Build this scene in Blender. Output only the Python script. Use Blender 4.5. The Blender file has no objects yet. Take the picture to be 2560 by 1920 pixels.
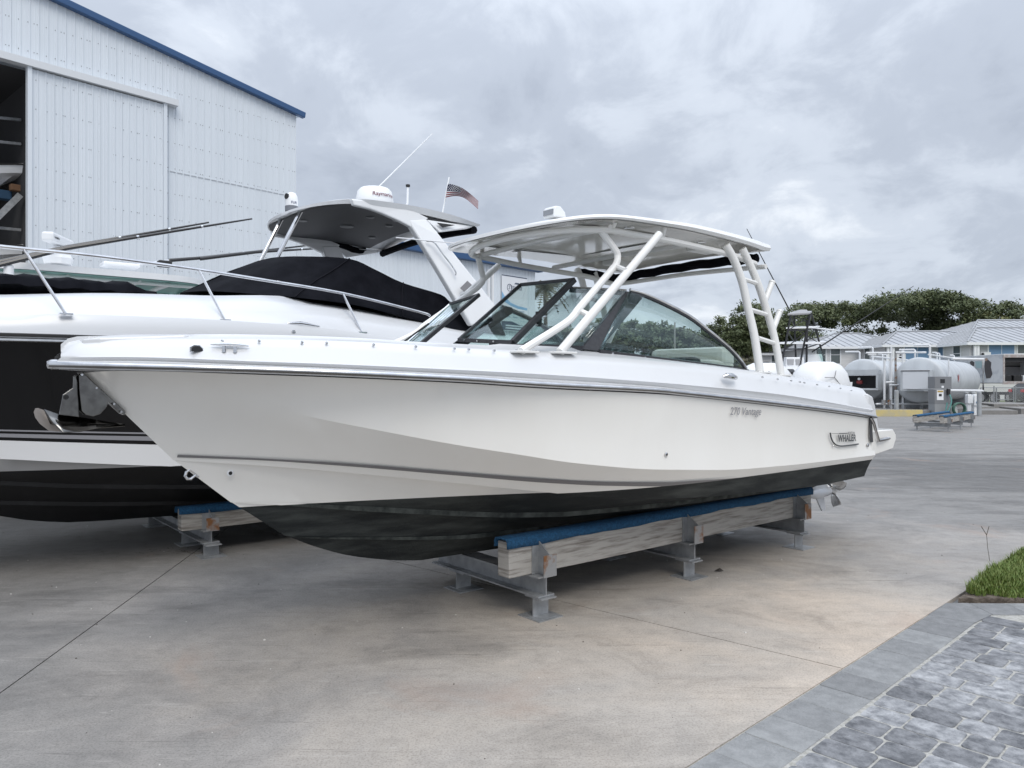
import bpy, bmesh, math, random
from mathutils import Vector, Matrix
random.seed(7)
R = math.radians
scene = bpy.context.scene
col = scene.collection
# ------------------------------------------------------------------ camera
F, HZ, H = 1880.0, 955.0, 1.75          # focal length and horizon in 2560-px units, eye height in metres
cam_data = bpy.data.cameras.new('camera'); cam = bpy.data.objects.new('camera', cam_data); col.objects.link(cam)
cam.location = (0, 0, H); cam.rotation_euler = (R(90), 0, 0)
cam_data.sensor_width = 36.0; cam_data.lens = F / 2560 * 36; cam_data.shift_y = -5 / 2560
cam_data.clip_start = 0.1; cam_data.clip_end = 2000
scene.camera = cam
# ------------------------------------------------------------------ world: overcast sky
SUN_EL, SUN_AZ = 50, 165                 # azimuth clockwise from +Y
world = bpy.data.worlds.new('World'); scene.world = world; world.use_nodes = True
def nodes_world():
    nt = world.node_tree; N = nt.nodes; L = nt.links
    for n in list(N): N.remove(n)
    out = N.new('ShaderNodeOutputWorld'); bg = N.new('ShaderNodeBackground')
    sky = N.new('ShaderNodeTexSky'); sky.sky_type = 'NISHITA'; sky.sun_disc = False
    sky.sun_elevation = R(SUN_EL); sky.sun_rotation = R(SUN_AZ)
    tc = N.new('ShaderNodeTexCoord'); sep = N.new('ShaderNodeSeparateXYZ'); L.new(tc.outputs['Generated'], sep.inputs[0])
    def math_(op, a, b=None):
        m = N.new('ShaderNodeMath'); m.operation = op
        for i, x in enumerate((a, b)):
            if x is None: continue
            if isinstance(x, (int, float)): m.inputs[i].default_value = x
            else: L.new(x, m.inputs[i])
        return m.outputs[0]
    zc = math_('ADD', math_('MAXIMUM', sep.outputs[2], 0.0), 0.36)
    cx = math_('DIVIDE', sep.outputs[0], zc); cy = math_('DIVIDE', sep.outputs[1], zc)
    cmb = N.new('ShaderNodeCombineXYZ'); L.new(cx, cmb.inputs[0]); L.new(cy, cmb.inputs[1])
    def noise(scale, detail, rough, off, dist=0.0):
        mp = N.new('ShaderNodeMapping'); mp.inputs['Location'].default_value = off; mp.inputs['Rotation'].default_value = (0, 0, .5)
        mp.inputs['Scale'].default_value = (1.0, .9, 1)
        L.new(cmb.outputs[0], mp.inputs[0])
        n = N.new('ShaderNodeTexNoise'); n.inputs['Scale'].default_value = scale; n.inputs['Detail'].default_value = detail
        n.inputs['Roughness'].default_value = rough; n.inputs['Distortion'].default_value = dist
        L.new(mp.outputs[0], n.inputs[0]); return n.outputs[0]
    n1 = noise(1.25, 6, .55, (3.1, 1.7, 0), .3); n2 = noise(4.6, 9, .60, (7.3, 2.2, 0), .35)
    tot = math_('ADD', math_('MULTIPLY', n1, .54), math_('MULTIPLY', n2, .46))
    rp = N.new('ShaderNodeValToRGB'); cr = rp.color_ramp; cr.interpolation = 'EASE'
    cr.elements[0].position = .34; cr.elements[0].color = (.430, .480, .570, 1)
    cr.elements[1].position = .66; cr.elements[1].color = (.87, .92, .99, 1)
    e = cr.elements.new(.46); e.color = (.515, .570, .665, 1)
    e = cr.elements.new(.56); e.color = (.655, .715, .81, 1)
    L.new(tot, rp.inputs[0])
    # overcast skies brighten towards the zenith
    zb = math_('ADD', math_('MULTIPLY', math_('POWER', math_('MAXIMUM', sep.outputs[2], 0.0), 3.0), 2.6), .97)
    gain = math_('MULTIPLY', zb, 10.0)
    vm = N.new('ShaderNodeVectorMath'); vm.operation = 'SCALE'; L.new(rp.outputs[0], vm.inputs[0]); L.new(gain, vm.inputs['Scale'])
    mix = N.new('ShaderNodeMix'); mix.data_type = 'RGBA'; mix.inputs[0].default_value = .94
    L.new(sky.outputs[0], mix.inputs[6]); L.new(vm.outputs[0], mix.inputs[7])
    L.new(mix.outputs[2], bg.inputs[0]); bg.inputs[1].default_value = 0.1
    L.new(bg.outputs[0], out.inputs[0])
nodes_world()
sun_d = bpy.data.lights.new('sun', 'SUN'); sun = bpy.data.objects.new('sun', sun_d); col.objects.link(sun)
sun_d.energy = 1.4; sun_d.angle = R(32); sun_d.color = (1, .94, .85)
sun.location = (0, 0, 30)
_sd = Vector((math.sin(R(SUN_AZ)) * math.cos(R(SUN_EL)), math.cos(R(SUN_AZ)) * math.cos(R(SUN_EL)), math.sin(R(SUN_EL))))
sun.rotation_euler = _sd.to_track_quat('Z', 'Y').to_euler()
scene.view_settings.view_transform = 'Standard'; scene.view_settings.look = 'None'
scene.view_settings.gamma = 1; scene.view_settings.use_curve_mapping = False
scene.view_settings.exposure = 0.1

# ------------------------------------------------------------------ materials
MATS = {}
def mat(name, c, rough=.5, metal=0.0, c2=None, nscale=4.0, lo=.4, hi=.6, bump=0.0, bscale=40.0, coat=0.0, stretch=None, spec=.5, detail=6, emit=None):
    if name in MATS: return MATS[name]
    m = bpy.data.materials.new(name); m.use_nodes = True; MATS[name] = m
    nt = m.node_tree; N = nt.nodes; L = nt.links; b = N['Principled BSDF']
    b.inputs['Base Color'].default_value = (*c, 1); b.inputs['Roughness'].default_value = rough; b.inputs['Metallic'].default_value = metal
    b.inputs['Coat Weight'].default_value = coat; b.inputs['Coat Roughness'].default_value = .06
    b.inputs['Specular IOR Level'].default_value = spec
    if emit: b.inputs['Emission Color'].default_value = (*emit[0], 1); b.inputs['Emission Strength'].default_value = emit[1]
    tc = N.new('ShaderNodeTexCoord'); src = tc.outputs['Object']
    if stretch:
        mp = N.new('ShaderNodeMapping'); mp.inputs['Scale'].default_value = stretch; L.new(src, mp.inputs[0]); src = mp.outputs[0]
    if c2:
        n = N.new('ShaderNodeTexNoise'); n.inputs['Scale'].default_value = nscale; n.inputs['Detail'].default_value = detail; n.inputs['Roughness'].default_value = .6
        L.new(src, n.inputs[0])
        r = N.new('ShaderNodeValToRGB'); r.color_ramp.elements[0].position = lo; r.color_ramp.elements[1].position = hi
        r.color_ramp.elements[0].color = (*c, 1); r.color_ramp.elements[1].color = (*c2, 1)
        L.new(n.outputs[0], r.inputs[0]); L.new(r.outputs[0], b.inputs['Base Color'])
    if bump:
        n = N.new('ShaderNodeTexNoise'); n.inputs['Scale'].default_value = bscale; n.inputs['Detail'].default_value = 4
        L.new(src, n.inputs[0]); bp = N.new('ShaderNodeBump'); bp.inputs['Strength'].default_value = bump; bp.inputs['Distance'].default_value = .02
        L.new(n.outputs[0], bp.inputs['Height']); L.new(bp.outputs[0], b.inputs['Normal'])
    return m
def _unused(): pass
def glass_mat(name, tint, refl=.09, veil=None):
    m = bpy.data.materials.new(name); m.use_nodes = True; MATS[name] = m
    nt = m.node_tree; N = nt.nodes; L = nt.links
    for n in list(N): N.remove(n)
    out = N.new('ShaderNodeOutputMaterial'); mx = N.new('ShaderNodeMixShader'); tr = N.new('ShaderNodeBsdfTransparent'); gl = N.new('ShaderNodeBsdfGlossy')
    tr.inputs[0].default_value = (*tint, 1); gl.inputs[0].default_value = (.9, .97, 1, 1); gl.inputs['Roughness'].default_value = .02
    lw = N.new('ShaderNodeLayerWeight'); lw.inputs[0].default_value = .5
    pw = N.new('ShaderNodeMath'); pw.operation = 'POWER'; pw.inputs[1].default_value = 4.0; L.new(lw.outputs['Facing'], pw.inputs[0])
    ad = N.new('ShaderNodeMath'); ad.operation = 'MULTIPLY_ADD'; ad.inputs[1].default_value = .7; ad.inputs[2].default_value = refl; ad.use_clamp = True
    L.new(pw.outputs[0], ad.inputs[0]); L.new(ad.outputs[0], mx.inputs[0]); L.new(tr.outputs[0], mx.inputs[1]); L.new(gl.outputs[0], mx.inputs[2])
    L.new(mx.outputs[0], out.inputs[0]); return m
gelcoat = mat('gelcoat', (.875, .86, .82), .12, c2=(.845, .825, .78), nscale=2.2, lo=.35, hi=.75, coat=.6, stretch=(1.0, 1.0, .35), bump=.012, bscale=1.6)
deckcoat = mat('deck_gelcoat', (.655, .66, .668), .25, c2=(.63, .635, .642), nscale=2, lo=.35, hi=.7, coat=.3)
bottom = mat('bottom_paint', (.011, .014, .015), .6, c2=(.075, .083, .078), nscale=4.5, lo=.44, hi=.82, bump=.3, bscale=160, stretch=(.35, .35, 2.2), spec=.3)
dsteel = mat('dark_stainless', (.23, .225, .215), .16, 1.0, c2=(.16, .155, .15), nscale=14)
steel = mat('stainless', (.72, .72, .73), .12, 1.0, c2=(.6, .6, .61), nscale=9)
galv = mat('galvanised', (.27, .28, .29), .5, .55, c2=(.42, .43, .44), nscale=7, lo=.35, hi=.65, bump=.15, bscale=60)
rust = mat('rusty_steel', (.30, .30, .30), .6, .4, c2=(.22, .10, .04), nscale=6, lo=.5, hi=.62, bump=.2)
wood = mat('weathered_wood', (.43, .41, .38), .8, c2=(.19, .17, .15), nscale=2.4, lo=.45, hi=.68, bump=.5, bscale=26, stretch=(1.2, 1.2, 16), detail=9)
carpet = mat('blue_carpet', (.012, .075, .17), .95, c2=(.02, .12, .26), nscale=60, bump=.9, bscale=260)
powder = mat('powder_coat', (.78, .775, .755), .35)
blackframe = mat('black_frame', (.028, .028, .032), .4, c2=(.04, .04, .045), nscale=30)
rubber = mat('black_rubber', (.015, .015, .016), .6)
canvas = mat('black_canvas', (.0035, .004, .0065), .9, c2=(.007, .0075, .011), nscale=5, bump=.25, bscale=9, spec=.12)
glass = glass_mat('tinted_glass', (.80, .88, .865), .05)
clearglass = glass_mat('clear_glass', (.88, .95, .94), .035)
darkgrey = mat('dark_grey_vinyl', (.05, .052, .056), .6)
midgrey = mat('grey_decal', (.19, .185, .19), .4)
whitep = mat('white_paint', (.80, .81, .82), .4)
cream = mat('cream_vinyl', (.66, .65, .58), .5)
blackp = mat('black_paint', (.012, .012, .014), .35, coat=.3)

# ------------------------------------------------------------------ mesh helpers
def spline(pts, k=6, closed=False):
    pts = [Vector(p) for p in pts]; n = len(pts); out = []
    rng = range(n if closed else n - 1)
    for i in rng:
        p1, p2 = pts[i], pts[(i + 1) % n]
        p0 = pts[i - 1] if (i > 0 or closed) else p1 * 2 - p2
        p3 = pts[(i + 2) % n] if (i + 2 < n or closed) else p2 * 2 - p1
        for j in range(k):
            t = j / k
            out.append(.5 * ((2 * p1) + (p2 - p0) * t + (2 * p0 - 5 * p1 + 4 * p2 - p3) * t * t + (3 * p1 - p0 - 3 * p2 + p3) * t ** 3))
    if not closed: out.append(pts[-1].copy())
    return out
class MB:
    def __init__(s): s.v = []; s.f = []
    def add(s, vs, fs):
        o = len(s.v); s.v += [Vector(p) for p in vs]; s.f += [tuple(i + o for i in f) for f in fs]; return s
    def box(s, c, size, ax=None):
        ax = ax or (Vector((1, 0, 0)), Vector((0, 1, 0)), Vector((0, 0, 1))); c = Vector(c); h = [x / 2 for x in size]
        vs = [c + ax[0] * h[0] * i + ax[1] * h[1] * j + ax[2] * h[2] * k for k in (-1, 1) for j in (-1, 1) for i in (-1, 1)]
        return s.add(vs, [(0, 2, 3, 1), (4, 5, 7, 6), (0, 1, 5, 4), (2, 6, 7, 3), (0, 4, 6, 2), (1, 3, 7, 5)])
    def tube(s, path, r, n=10, caps=True, flat=1.0, up=None):
        path = [Vector(p) for p in path]; m = len(path)
        rs = r if isinstance(r, (list, tuple)) else [r] * m
        t = (path[1] - path[0]).normalized(); a = Vector(up) if up else (Vector((0, 0, 1)) if abs(t.z) < .9 else Vector((1, 0, 0)))
        a = (a - t * a.dot(t)).normalized(); vs = []
        for i, p in enumerate(path):
            if i: 
                t = (path[min(i + 1, m - 1)] - path[i - 1]).normalized(); a = (a - t * a.dot(t)).normalized()
            b = t.cross(a)
            off = math.pi / 4 if n == 4 else 0
            for j in range(n):
                th = 2 * math.pi * j / n + off; vs.append(p + (a * math.cos(th) + b * math.sin(th) * flat) * rs[i])
        fs = [(i * n + j, i * n + (j + 1) % n, (i + 1) * n + (j + 1) % n, (i + 1) * n + j) for i in range(m - 1) for j in range(n)]
        if caps: fs += [tuple(range(n - 1, -1, -1)), tuple((m - 1) * n + j for j in range(n))]
        return s.add(vs, fs)
    def grid(s, rows, wrap=False):
        n = len(rows[0]); vs = [p for r in rows for p in r]; m = len(rows)
        fs = [(i * n + j, i * n + (j + 1) % n, ((i + 1)) * n + (j + 1) % n, (i + 1) * n + j) for i in range(m - 1) for j in range(n if wrap else n - 1)]
        return s.add(vs, fs)
    def prism(s, poly, off):
        poly = [Vector(p) for p in poly]; off = Vector(off); n = len(poly)
        fs = [tuple(range(n - 1, -1, -1)), tuple(range(n, 2 * n))] + [(i, (i + 1) % n, n + (i + 1) % n, n + i) for i in range(n)]
        return s.add(poly + [p + off for p in poly], fs)
    def lathe(s, prof, c, axis=(0, 0, 1), n=24):
        ax = Vector(axis).normalized(); a = ax.orthogonal().normalized(); b = ax.cross(a); c = Vector(c)
        vs = [c + ax * z + (a * math.cos(2 * math.pi * j / n) + b * math.sin(2 * math.pi * j / n)) * r for r, z in prof for j in range(n)]
        m = len(prof)
        fs = [(i * n + j, i * n + (j + 1) % n, (i + 1) * n + (j + 1) % n, (i + 1) * n + j) for i in range(m - 1) for j in range(n)]
        fs += [tuple(range(n - 1, -1, -1)), tuple((m - 1) * n + j for j in range(n))]
        return s.add(vs, fs)
    def build(s, name, m, parent=None, smooth=35, bevel=0, solid=0, loc=None, weld=0.0, recalc=True, local=False):
        me = bpy.data.meshes.new(name)
        if parent is not None and not local:
            o = wloc(parent)
        elif loc is not None: o = Vector(loc)
        elif local: o = Vector((0, 0, 0))
        else:
            xs = [p.x for p in s.v]; ys = [p.y for p in s.v]; zs = [p.z for p in s.v]
            o = Vector(((min(xs) + max(xs)) / 2, (min(ys) + max(ys)) / 2, min(zs)))
        sub = Vector((0, 0, 0)) if local else o
        me.from_pydata([p - sub for p in s.v], [], s.f)
        if weld or recalc:
            bm = bmesh.new(); bm.from_mesh(me)
            if weld: bmesh.ops.remove_doubles(bm, verts=bm.verts, dist=weld)
            if recalc: bmesh.ops.recalc_face_normals(bm, faces=bm.faces)
            bm.to_mesh(me); bm.free()
        if smooth:
            me.polygons.foreach_set('use_smooth', [True] * len(me.polygons)); me.set_sharp_from_angle(angle=R(smooth))
        me.materials.append(m)
        ob = bpy.data.objects.new(name, me); col.objects.link(ob)
        if parent is not None: ob.parent = parent
        else: ob.location = o
        if bevel:
            md = ob.modifiers.new('bevel', 'BEVEL'); md.width = bevel; md.segments = 2; md.limit_method = 'ANGLE'; md.angle_limit = R(40)
        if solid:
            md = ob.modifiers.new('solid', 'SOLIDIFY'); md.thickness = solid; md.offset = 0
        return ob
WL = {}
def wloc(o):
    return (wloc(o.parent) if o.parent else Vector((0, 0, 0))) + o.location
def tag(o, label=None, cat=None, group=None, kind=None):
    if label: o['label'] = label
    if cat: o['category'] = cat
    if group: o['group'] = group
    if kind: o['kind'] = kind
    return o
def thing(name, label, cat, loc, group=None):
    o = bpy.data.objects.new(name, None); col.objects.link(o); o.location = loc; o.empty_display_size = .2
    return tag(o, label, cat, group)
def copy_tree(o, parent=None):
    c = o.copy(); col.objects.link(c); c.parent = parent
    for ch in list(o.children): copy_tree(ch, c)
    return c
def at(px, py, Y): return Vector(((px - 1280) / F * Y, Y, H + (HZ - py) / F * Y))
def gp(px, py):
    Y = H * F / (py - HZ); return Vector(((px - 1280) / F * Y, Y, 0))
def lerp(a, b, t): return a + (b - a) * t
def itp(tr, x):
    "monotone-ish cubic through a traced polyline, linear outside"
    n = len(tr)
    if x <= tr[0][0]: a, b = tr[0], tr[1]; return a[1] + (b[1] - a[1]) / (b[0] - a[0]) * (x - a[0]) * .6
    if x >= tr[-1][0]: a, b = tr[-2], tr[-1]; return b[1] + (b[1] - a[1]) / (b[0] - a[0]) * (x - b[0])
    for i in range(n - 1):
        if tr[i][0] <= x <= tr[i + 1][0]: break
    (x0, y0), (x1, y1) = tr[i], tr[i + 1]; h = x1 - x0; s = (y1 - y0) / h
    def slope(j):
        if j <= 0 or j >= n - 1: return s
        a = (tr[j][1] - tr[j - 1][1]) / (tr[j][0] - tr[j - 1][0]); b = (tr[j + 1][1] - tr[j][1]) / (tr[j + 1][0] - tr[j][0])
        return 0 if a * b <= 0 else 2 * a * b / (a + b)
    m0, m1 = slope(i), slope(i + 1); t = (x - x0) / h
    return (2 * t ** 3 - 3 * t * t + 1) * y0 + (t ** 3 - 2 * t * t + t) * h * m0 + (-2 * t ** 3 + 3 * t * t) * y1 + (t ** 3 - t * t) * h * m1
class Frame:
    "a boat's own axes: u from bow to stern, v to port, z up"
    def __init__(s, c, d):
        s.c = Vector((c[0], c[1], 0)); s.d = Vector((d[0], d[1], 0)).normalized(); s.n = Vector((s.d.y, -s.d.x, 0)); s.ax = (s.d, s.n, Vector((0, 0, 1)))
    def w(s, u, v, z): return s.c + s.d * u + s.n * v + Vector((0, 0, z))
    def px(s, u, v):
        p = s.w(u, v, 0); return 1280 + F * p.x / p.y
    def z(s, u, v, py): return H + (HZ - py) / F * s.w(u, v, 0).y
    def u(s, px, v):
        k = (px - 1280) / F; b = s.c + s.n * v; return (k * b.y - b.x) / (s.d.x - k * s.d.y)
    def q(s, px, py, v):
        u = s.u(px, v); return (u, v, s.z(u, v, py))
    def p(s, px, py, v): return s.w(*s.q(px, py, v))
    def box(s, mb, u0, u1, v0, v1, z0, z1): return mb.box(s.w((u0 + u1) / 2, (v0 + v1) / 2, (z0 + z1) / 2), (abs(u1 - u0), abs(v1 - v0), abs(z1 - z0)), s.ax)
def text_mesh(txt, size, shear=0.0, bold=0.0, spacing=1.0):
    cu = bpy.data.curves.new('t', 'FONT'); cu.body = txt; cu.size = size; cu.shear = shear; cu.offset = bold; cu.space_character = spacing; cu.resolution_u = 3
    ob = bpy.data.objects.new('t', cu); col.objects.link(ob)
    dg = bpy.context.evaluated_depsgraph_get(); me = bpy.data.meshes.new_from_object(ob.evaluated_get(dg))
    vs = [v.co.copy() for v in me.vertices]; fs = [tuple(p.vertices) for p in me.polygons]
    bpy.data.objects.remove(ob); bpy.data.curves.remove(cu); bpy.data.meshes.remove(me)
    return vs, fs
def text_part(name, txt, width, fn, m, parent, **kw):
    "lettering: fn maps flat (x, y) in metres to the surface; scaled so the line is width long"
    vs, fs = text_mesh(txt, 1.0, **kw); x0 = min(v.x for v in vs); x1 = max(v.x for v in vs); k = width / (x1 - x0)
    return MB().add([fn((v.x - x0) * k, v.y * k) for v in vs], fs).build(name, m, parent, smooth=0, recalc=False)
def ibeam(mb, p0, p1, h, w, t=.012):
    "I section standing on its lower flange; p0, p1 on the bottom centre line"
    p0 = Vector(p0); p1 = Vector(p1); d = (p1 - p0); Ln = d.length; d.normalize(); n = Vector((d.y, -d.x, 0)).normalized(); up = Vector((0, 0, 1)); c = (p0 + p1) / 2
    for zz, ww, hh in ((t / 2, w, t), (h - t / 2, w, t), (h / 2, t, h - 2 * t)): mb.box(c + up * zz, (Ln, ww, hh), (d, n, up))
# ------------------------------------------------------------------ ground
def concrete_mat(name='concrete'):
    m = bpy.data.materials.new(name); m.use_nodes = True; MATS[name] = m
    nt = m.node_tree; N = nt.nodes; L = nt.links; b = N['Principled BSDF']
    geo = N.new('ShaderNodeNewGeometry'); P = geo.outputs['Position']
    def mp(scale, rot=0, loc=(0, 0, 0)):
        n = N.new('ShaderNodeMapping'); n.inputs['Scale'].default_value = scale; n.inputs['Rotation'].default_value = (0, 0, rot); n.inputs['Location'].default_value = loc
        L.new(P, n.inputs[0]); return n.outputs[0]
    def noise(v, s, d, r=.6, dist=0):
        n = N.new('ShaderNodeTexNoise'); n.inputs['Scale'].default_value = s; n.inputs['Detail'].default_value = d; n.inputs['Roughness'].default_value = r; n.inputs['Distortion'].default_value = dist
        L.new(v, n.inputs[0]); return n.outputs[0]
    def ramp(x, stops):
        r = N.new('ShaderNodeValToRGB'); cr = r.color_ramp
        cr.elements[0].position, cr.elements[0].color = stops[0][0], (*stops[0][1], 1); cr.elements[1].position, cr.elements[1].color = stops[-1][0], (*stops[-1][1], 1)
        for p, c in stops[1:-1]: cr.elements.new(p).color = (*c, 1)
        L.new(x, r.inputs[0]); return r.outputs[0]
    def mix(f, a, c, mode='MIX'):
        n = N.new('ShaderNodeMix'); n.data_type = 'RGBA'; n.blend_type = mode
        if isinstance(f, float): n.inputs[0].default_value = f
        else: L.new(f, n.inputs[0])
        L.new(a, n.inputs[6]); L.new(c, n.inputs[7]); return n.outputs[2]
    g = lambda x: (x, x, x)
    # weathered tan slab near the paving, traffic-darkened grey elsewhere
    dist = N.new('ShaderNodeVectorMath'); dist.operation = 'DISTANCE'; dist.inputs[1].default_value = (2.3, 4.6, 0); L.new(P, dist.inputs[0])
    a = N.new('ShaderNodeMath'); a.operation = 'MULTIPLY_ADD'; a.inputs[1].default_value = -.115; a.inputs[2].default_value = .40; L.new(dist.outputs['Value'], a.inputs[0])
    b2 = N.new('ShaderNodeMath'); b2.operation = 'ADD'; L.new(a.outputs[0], b2.inputs[0]); L.new(noise(P, .55, 6, .62, .5), b2.inputs[1])
    base = ramp(b2.outputs[0], [(.24, (.235, .225, .213)), (.44, (.325, .303, .280)), (.64, (.415, .375, .33)), (.92, (.52, .44, .36))])
    st = ramp(noise(mp((.9, 1.25, 1), .35), 1.2, 10, .74, .9), [(.26, g(.66)), (.45, g(.93)), (.60, g(1.02)), (.80, g(1.20))])
    c = mix(1.0, base, st, 'MULTIPLY')
    c = mix(1.0, c, ramp(noise(P, 9.0, 8, .78, .3), [(.24, g(.74)), (.46, g(.97)), (.6, g(1.03)), (.8, g(1.22))]), 'MULTIPLY')
    # scattered dark traffic smears
    sm = ramp(noise(mp((.5, 1.1, 1), .6, (4, 2, 0)), .9, 9, .68, 1.0), [(.52, g(1.0)), (.70, g(.60))])
    c = mix(.85, c, sm, 'MULTIPLY')
    for rot, off, dk_ in ((.62, (2, 7, 0), .72), (-.95, (5, 1, 0), .80), (1.35, (8, 3, 0), .85)):
        c = mix(1.0, c, ramp(noise(mp((.5, 14, 1), rot, off), 1.25, 6, .7, .35), [(.625, g(1.0)), (.68, g(dk_ * .92))]), 'MULTIPLY')
    sp = ramp(noise(P, 85, 3, .7), [(.38, g(.72)), (.5, g(1.0)), (.64, g(1.02)), (.76, g(1.4))])
    c = mix(.9, c, sp, 'MULTIPLY')
    # hairline cracks, only here and there
    vo = N.new('ShaderNodeTexVoronoi'); vo.feature = 'DISTANCE_TO_EDGE'; vo.inputs['Scale'].default_value = .33
    wv_ = N.new('ShaderNodeVectorMath'); wv_.operation = 'ADD'; nz = N.new('ShaderNodeTexNoise'); nz.inputs['Scale'].default_value = 1.1; nz.inputs['Detail'].default_value = 3; L.new(P, nz.inputs[0])
    sc_ = N.new('ShaderNodeVectorMath'); sc_.operation = 'SCALE'; sc_.inputs['Scale'].default_value = .45; L.new(nz.outputs['Color'], sc_.inputs[0]); L.new(P, wv_.inputs[0]); L.new(sc_.outputs[0], wv_.inputs[1]); L.new(wv_.outputs[0], vo.inputs['Vector'])
    ck = ramp(vo.outputs['Distance'], [(.0, g(.45)), (.0035, g(1.0))]); cm = ramp(noise(P, .45, 2), [(.60, g(0)), (.68, g(.35))])
    c = mix(cm, c, mix(1.0, c, ck, 'MULTIPLY'))
    d2_ = N.new('ShaderNodeVectorMath'); d2_.operation = 'DISTANCE'; d2_.inputs[1].default_value = (9.5, 14.5, 0); L.new(P, d2_.inputs[0])
    dn = N.new('ShaderNodeMath'); dn.operation = 'MULTIPLY_ADD'; dn.inputs[1].default_value = .1; L.new(d2_.outputs['Value'], dn.inputs[0]); L.new(noise(mp((.6, 1.6, 1), .3), .7, 7, .66), dn.inputs[2])
    c = mix(1.0, c, ramp(dn.outputs[0], [(.72, g(.58)), (1.12, g(1.0))]), 'MULTIPLY')     # oily wash-down area behind the stern
    # pale scuffs and rusty blush
    sc = ramp(noise(mp((1.0, 12, 1), -.5), 2.0, 6, .7, 1.2), [(.60, g(0)), (.72, g(.45))])
    pale = N.new('ShaderNodeRGB'); pale.outputs[0].default_value = (.52, .49, .45, 1); c = mix(sc, c, pale.outputs[0])
    ru = ramp(noise(mp((1, 1, 1), 0, (9, 4, 0)), .8, 5, .6, .6), [(.60, g(0)), (.78, g(.42))])
    blush = N.new('ShaderNodeRGB'); blush.outputs[0].default_value = (.36, .25, .19, 1); c = mix(ru, c, blush.outputs[0])
    L.new(c, b.inputs['Base Color'])
    rr = ramp(noise(P, 3, 4), [(.3, g(.55)), (.7, g(.85))]); L.new(rr, b.inputs['Roughness'])
    bp = N.new('ShaderNodeBump'); bp.inputs['Strength'].default_value = .35; bp.inputs['Distance'].default_value = .006
    L.new(noise(P, 60, 6, .7), bp.inputs['Height']); L.new(bp.outputs[0], b.inputs['Normal'])
    return m
concrete = concrete_mat()
joint_dirt = mat('joint_dirt', (.035, .033, .03), .95, c2=(.075, .07, .06), nscale=30)
asphalt = mat('far_ground', (.15, .15, .15), .9, c2=(.19, .185, .175), nscale=.3)
soil = mat('soil', (.075, .058, .045), .95, c2=(.16, .13, .105), nscale=18, bump=.8, bscale=40)
sand = mat('joint_sand', (.42, .41, .385), .95, c2=(.30, .29, .26), nscale=45, bump=.3)
g_ = MB().add([(-400, -40, -.03), (400, -40, -.03), (400, 900, -.03), (-400, 900, -.03)], [(0, 1, 2, 3)]).build('ground', asphalt, smooth=0, loc=(0, 0, -.03)); tag(g_, kind='structure')
E0 = gp(1712, 1919).to_2d(); ED = Vector((.7217, .6922)); EN = Vector((.6922, -.7217))   # yard edge along the paving
def clip(poly, p, n):
    out = []
    for i in range(len(poly)):
        a, b = poly[i], poly[(i + 1) % len(poly)]; da = (a - p).dot(n); db = (b - p).dot(n)
        if da >= 0: out.append(a)
        if da * db < 0: out.append(a + (b - a) * (da / (da - db)))
    return out
yard = tag(bpy.data.objects.new('concrete_yard', None), kind='structure'); col.objects.link(yard)
pieces = [[Vector(p) for p in ((-45, -6), (60, -6), (60, 60), (-45, 60))]]
pieces = [clip(pieces[0], E0, -EN)] + [clip(clip(pieces[0], E0, EN), Vector((0, 9.6)), Vector((-.25, 1)))]
pieces[1] = clip(pieces[1], Vector((3.55, 6.05)) + ED * 3.2, ED)
GAP = .005
def cutall(p, d, which=None):
    global pieces
    d = Vector(d).normalized(); n = Vector((d.y, -d.x)); res = []
    for q in pieces:
        for s in (1, -1):
            r = clip(q, Vector(p) + n * s * GAP, n * s)
            if len(r) > 2: res.append(r)
    pieces = res
cutall((-2.88, 4.229), (-.11, .994)); cutall((.461, 5.94), (.757, -.653)); cutall((3.9, 13.6), (.757, -.653)); cutall((10, 22), (.9, -.25)); cutall((-8.4, 5), (-.11, .994)); cutall((0, 31), (1, .06))
for q in pieces:
    MB().prism([(p.x, p.y, -.06) for p in q], (0, 0, .06)).build('slab', concrete, yard, smooth=0, recalc=True)
# ------------------------------------------------------------------ paving
def paver_mat(name, c, c2, c3, sc=7):
    m = mat(name, c, .8, c2=c2, nscale=sc, lo=.36, hi=.68, bump=.5, bscale=70); nt = m.node_tree; N = nt.nodes; L = nt.links; b = N['Principled BSDF']
    oi = N.new('ShaderNodeObjectInfo'); src = b.inputs['Base Color'].links[0].from_socket
    vn = [n for n in N if n.type == 'TEX_NOISE'][0]; vn.noise_dimensions = '4D'
    k = N.new('ShaderNodeMath'); k.operation = 'MULTIPLY'; k.inputs[1].default_value = 50; L.new(oi.outputs['Random'], k.inputs[0]); L.new(k.outputs[0], vn.inputs['W'])
    r = N.new('ShaderNodeValToRGB'); r.color_ramp.elements[0].color = (*c3, 1); r.color_ramp.elements[0].position = 0; r.color_ramp.elements[1].color = (1.25, 1.25, 1.25, 1)
    L.new(oi.outputs['Random'], r.inputs[0])
    mx = N.new('ShaderNodeMix'); mx.data_type = 'RGBA'; mx.blend_type = 'MULTIPLY'; mx.inputs[0].default_value = 1; L.new(src, mx.inputs[6]); L.new(r.outputs[0], mx.inputs[7])
    L.new(mx.outputs[2], b.inputs['Base Color']); return m
pav_in = paver_mat('cobble_paver', (.135, .139, .148), (.38, .382, .39), (.58, .585, .60), 14)
nt_ = pav_in.node_tree
pav_bd = paver_mat('border_paver', (.185, .188, .188), (.26, .262, .262), (.88, .88, .89), 12)
paving = tag(bpy.data.objects.new('paved_path', None), kind='structure'); col.objects.link(paving)
PB = [Vector((p[0], p[1])) for p in ((0.2, 2.6), (8, 2.6), (8, 5.96), (3.45, 5.96))]
bedpoly = clip([Vector(p) for p in ((-.5, 1.5), (9, 1.5), (9, 5.97), (-.5, 5.97))], E0, EN)
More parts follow.
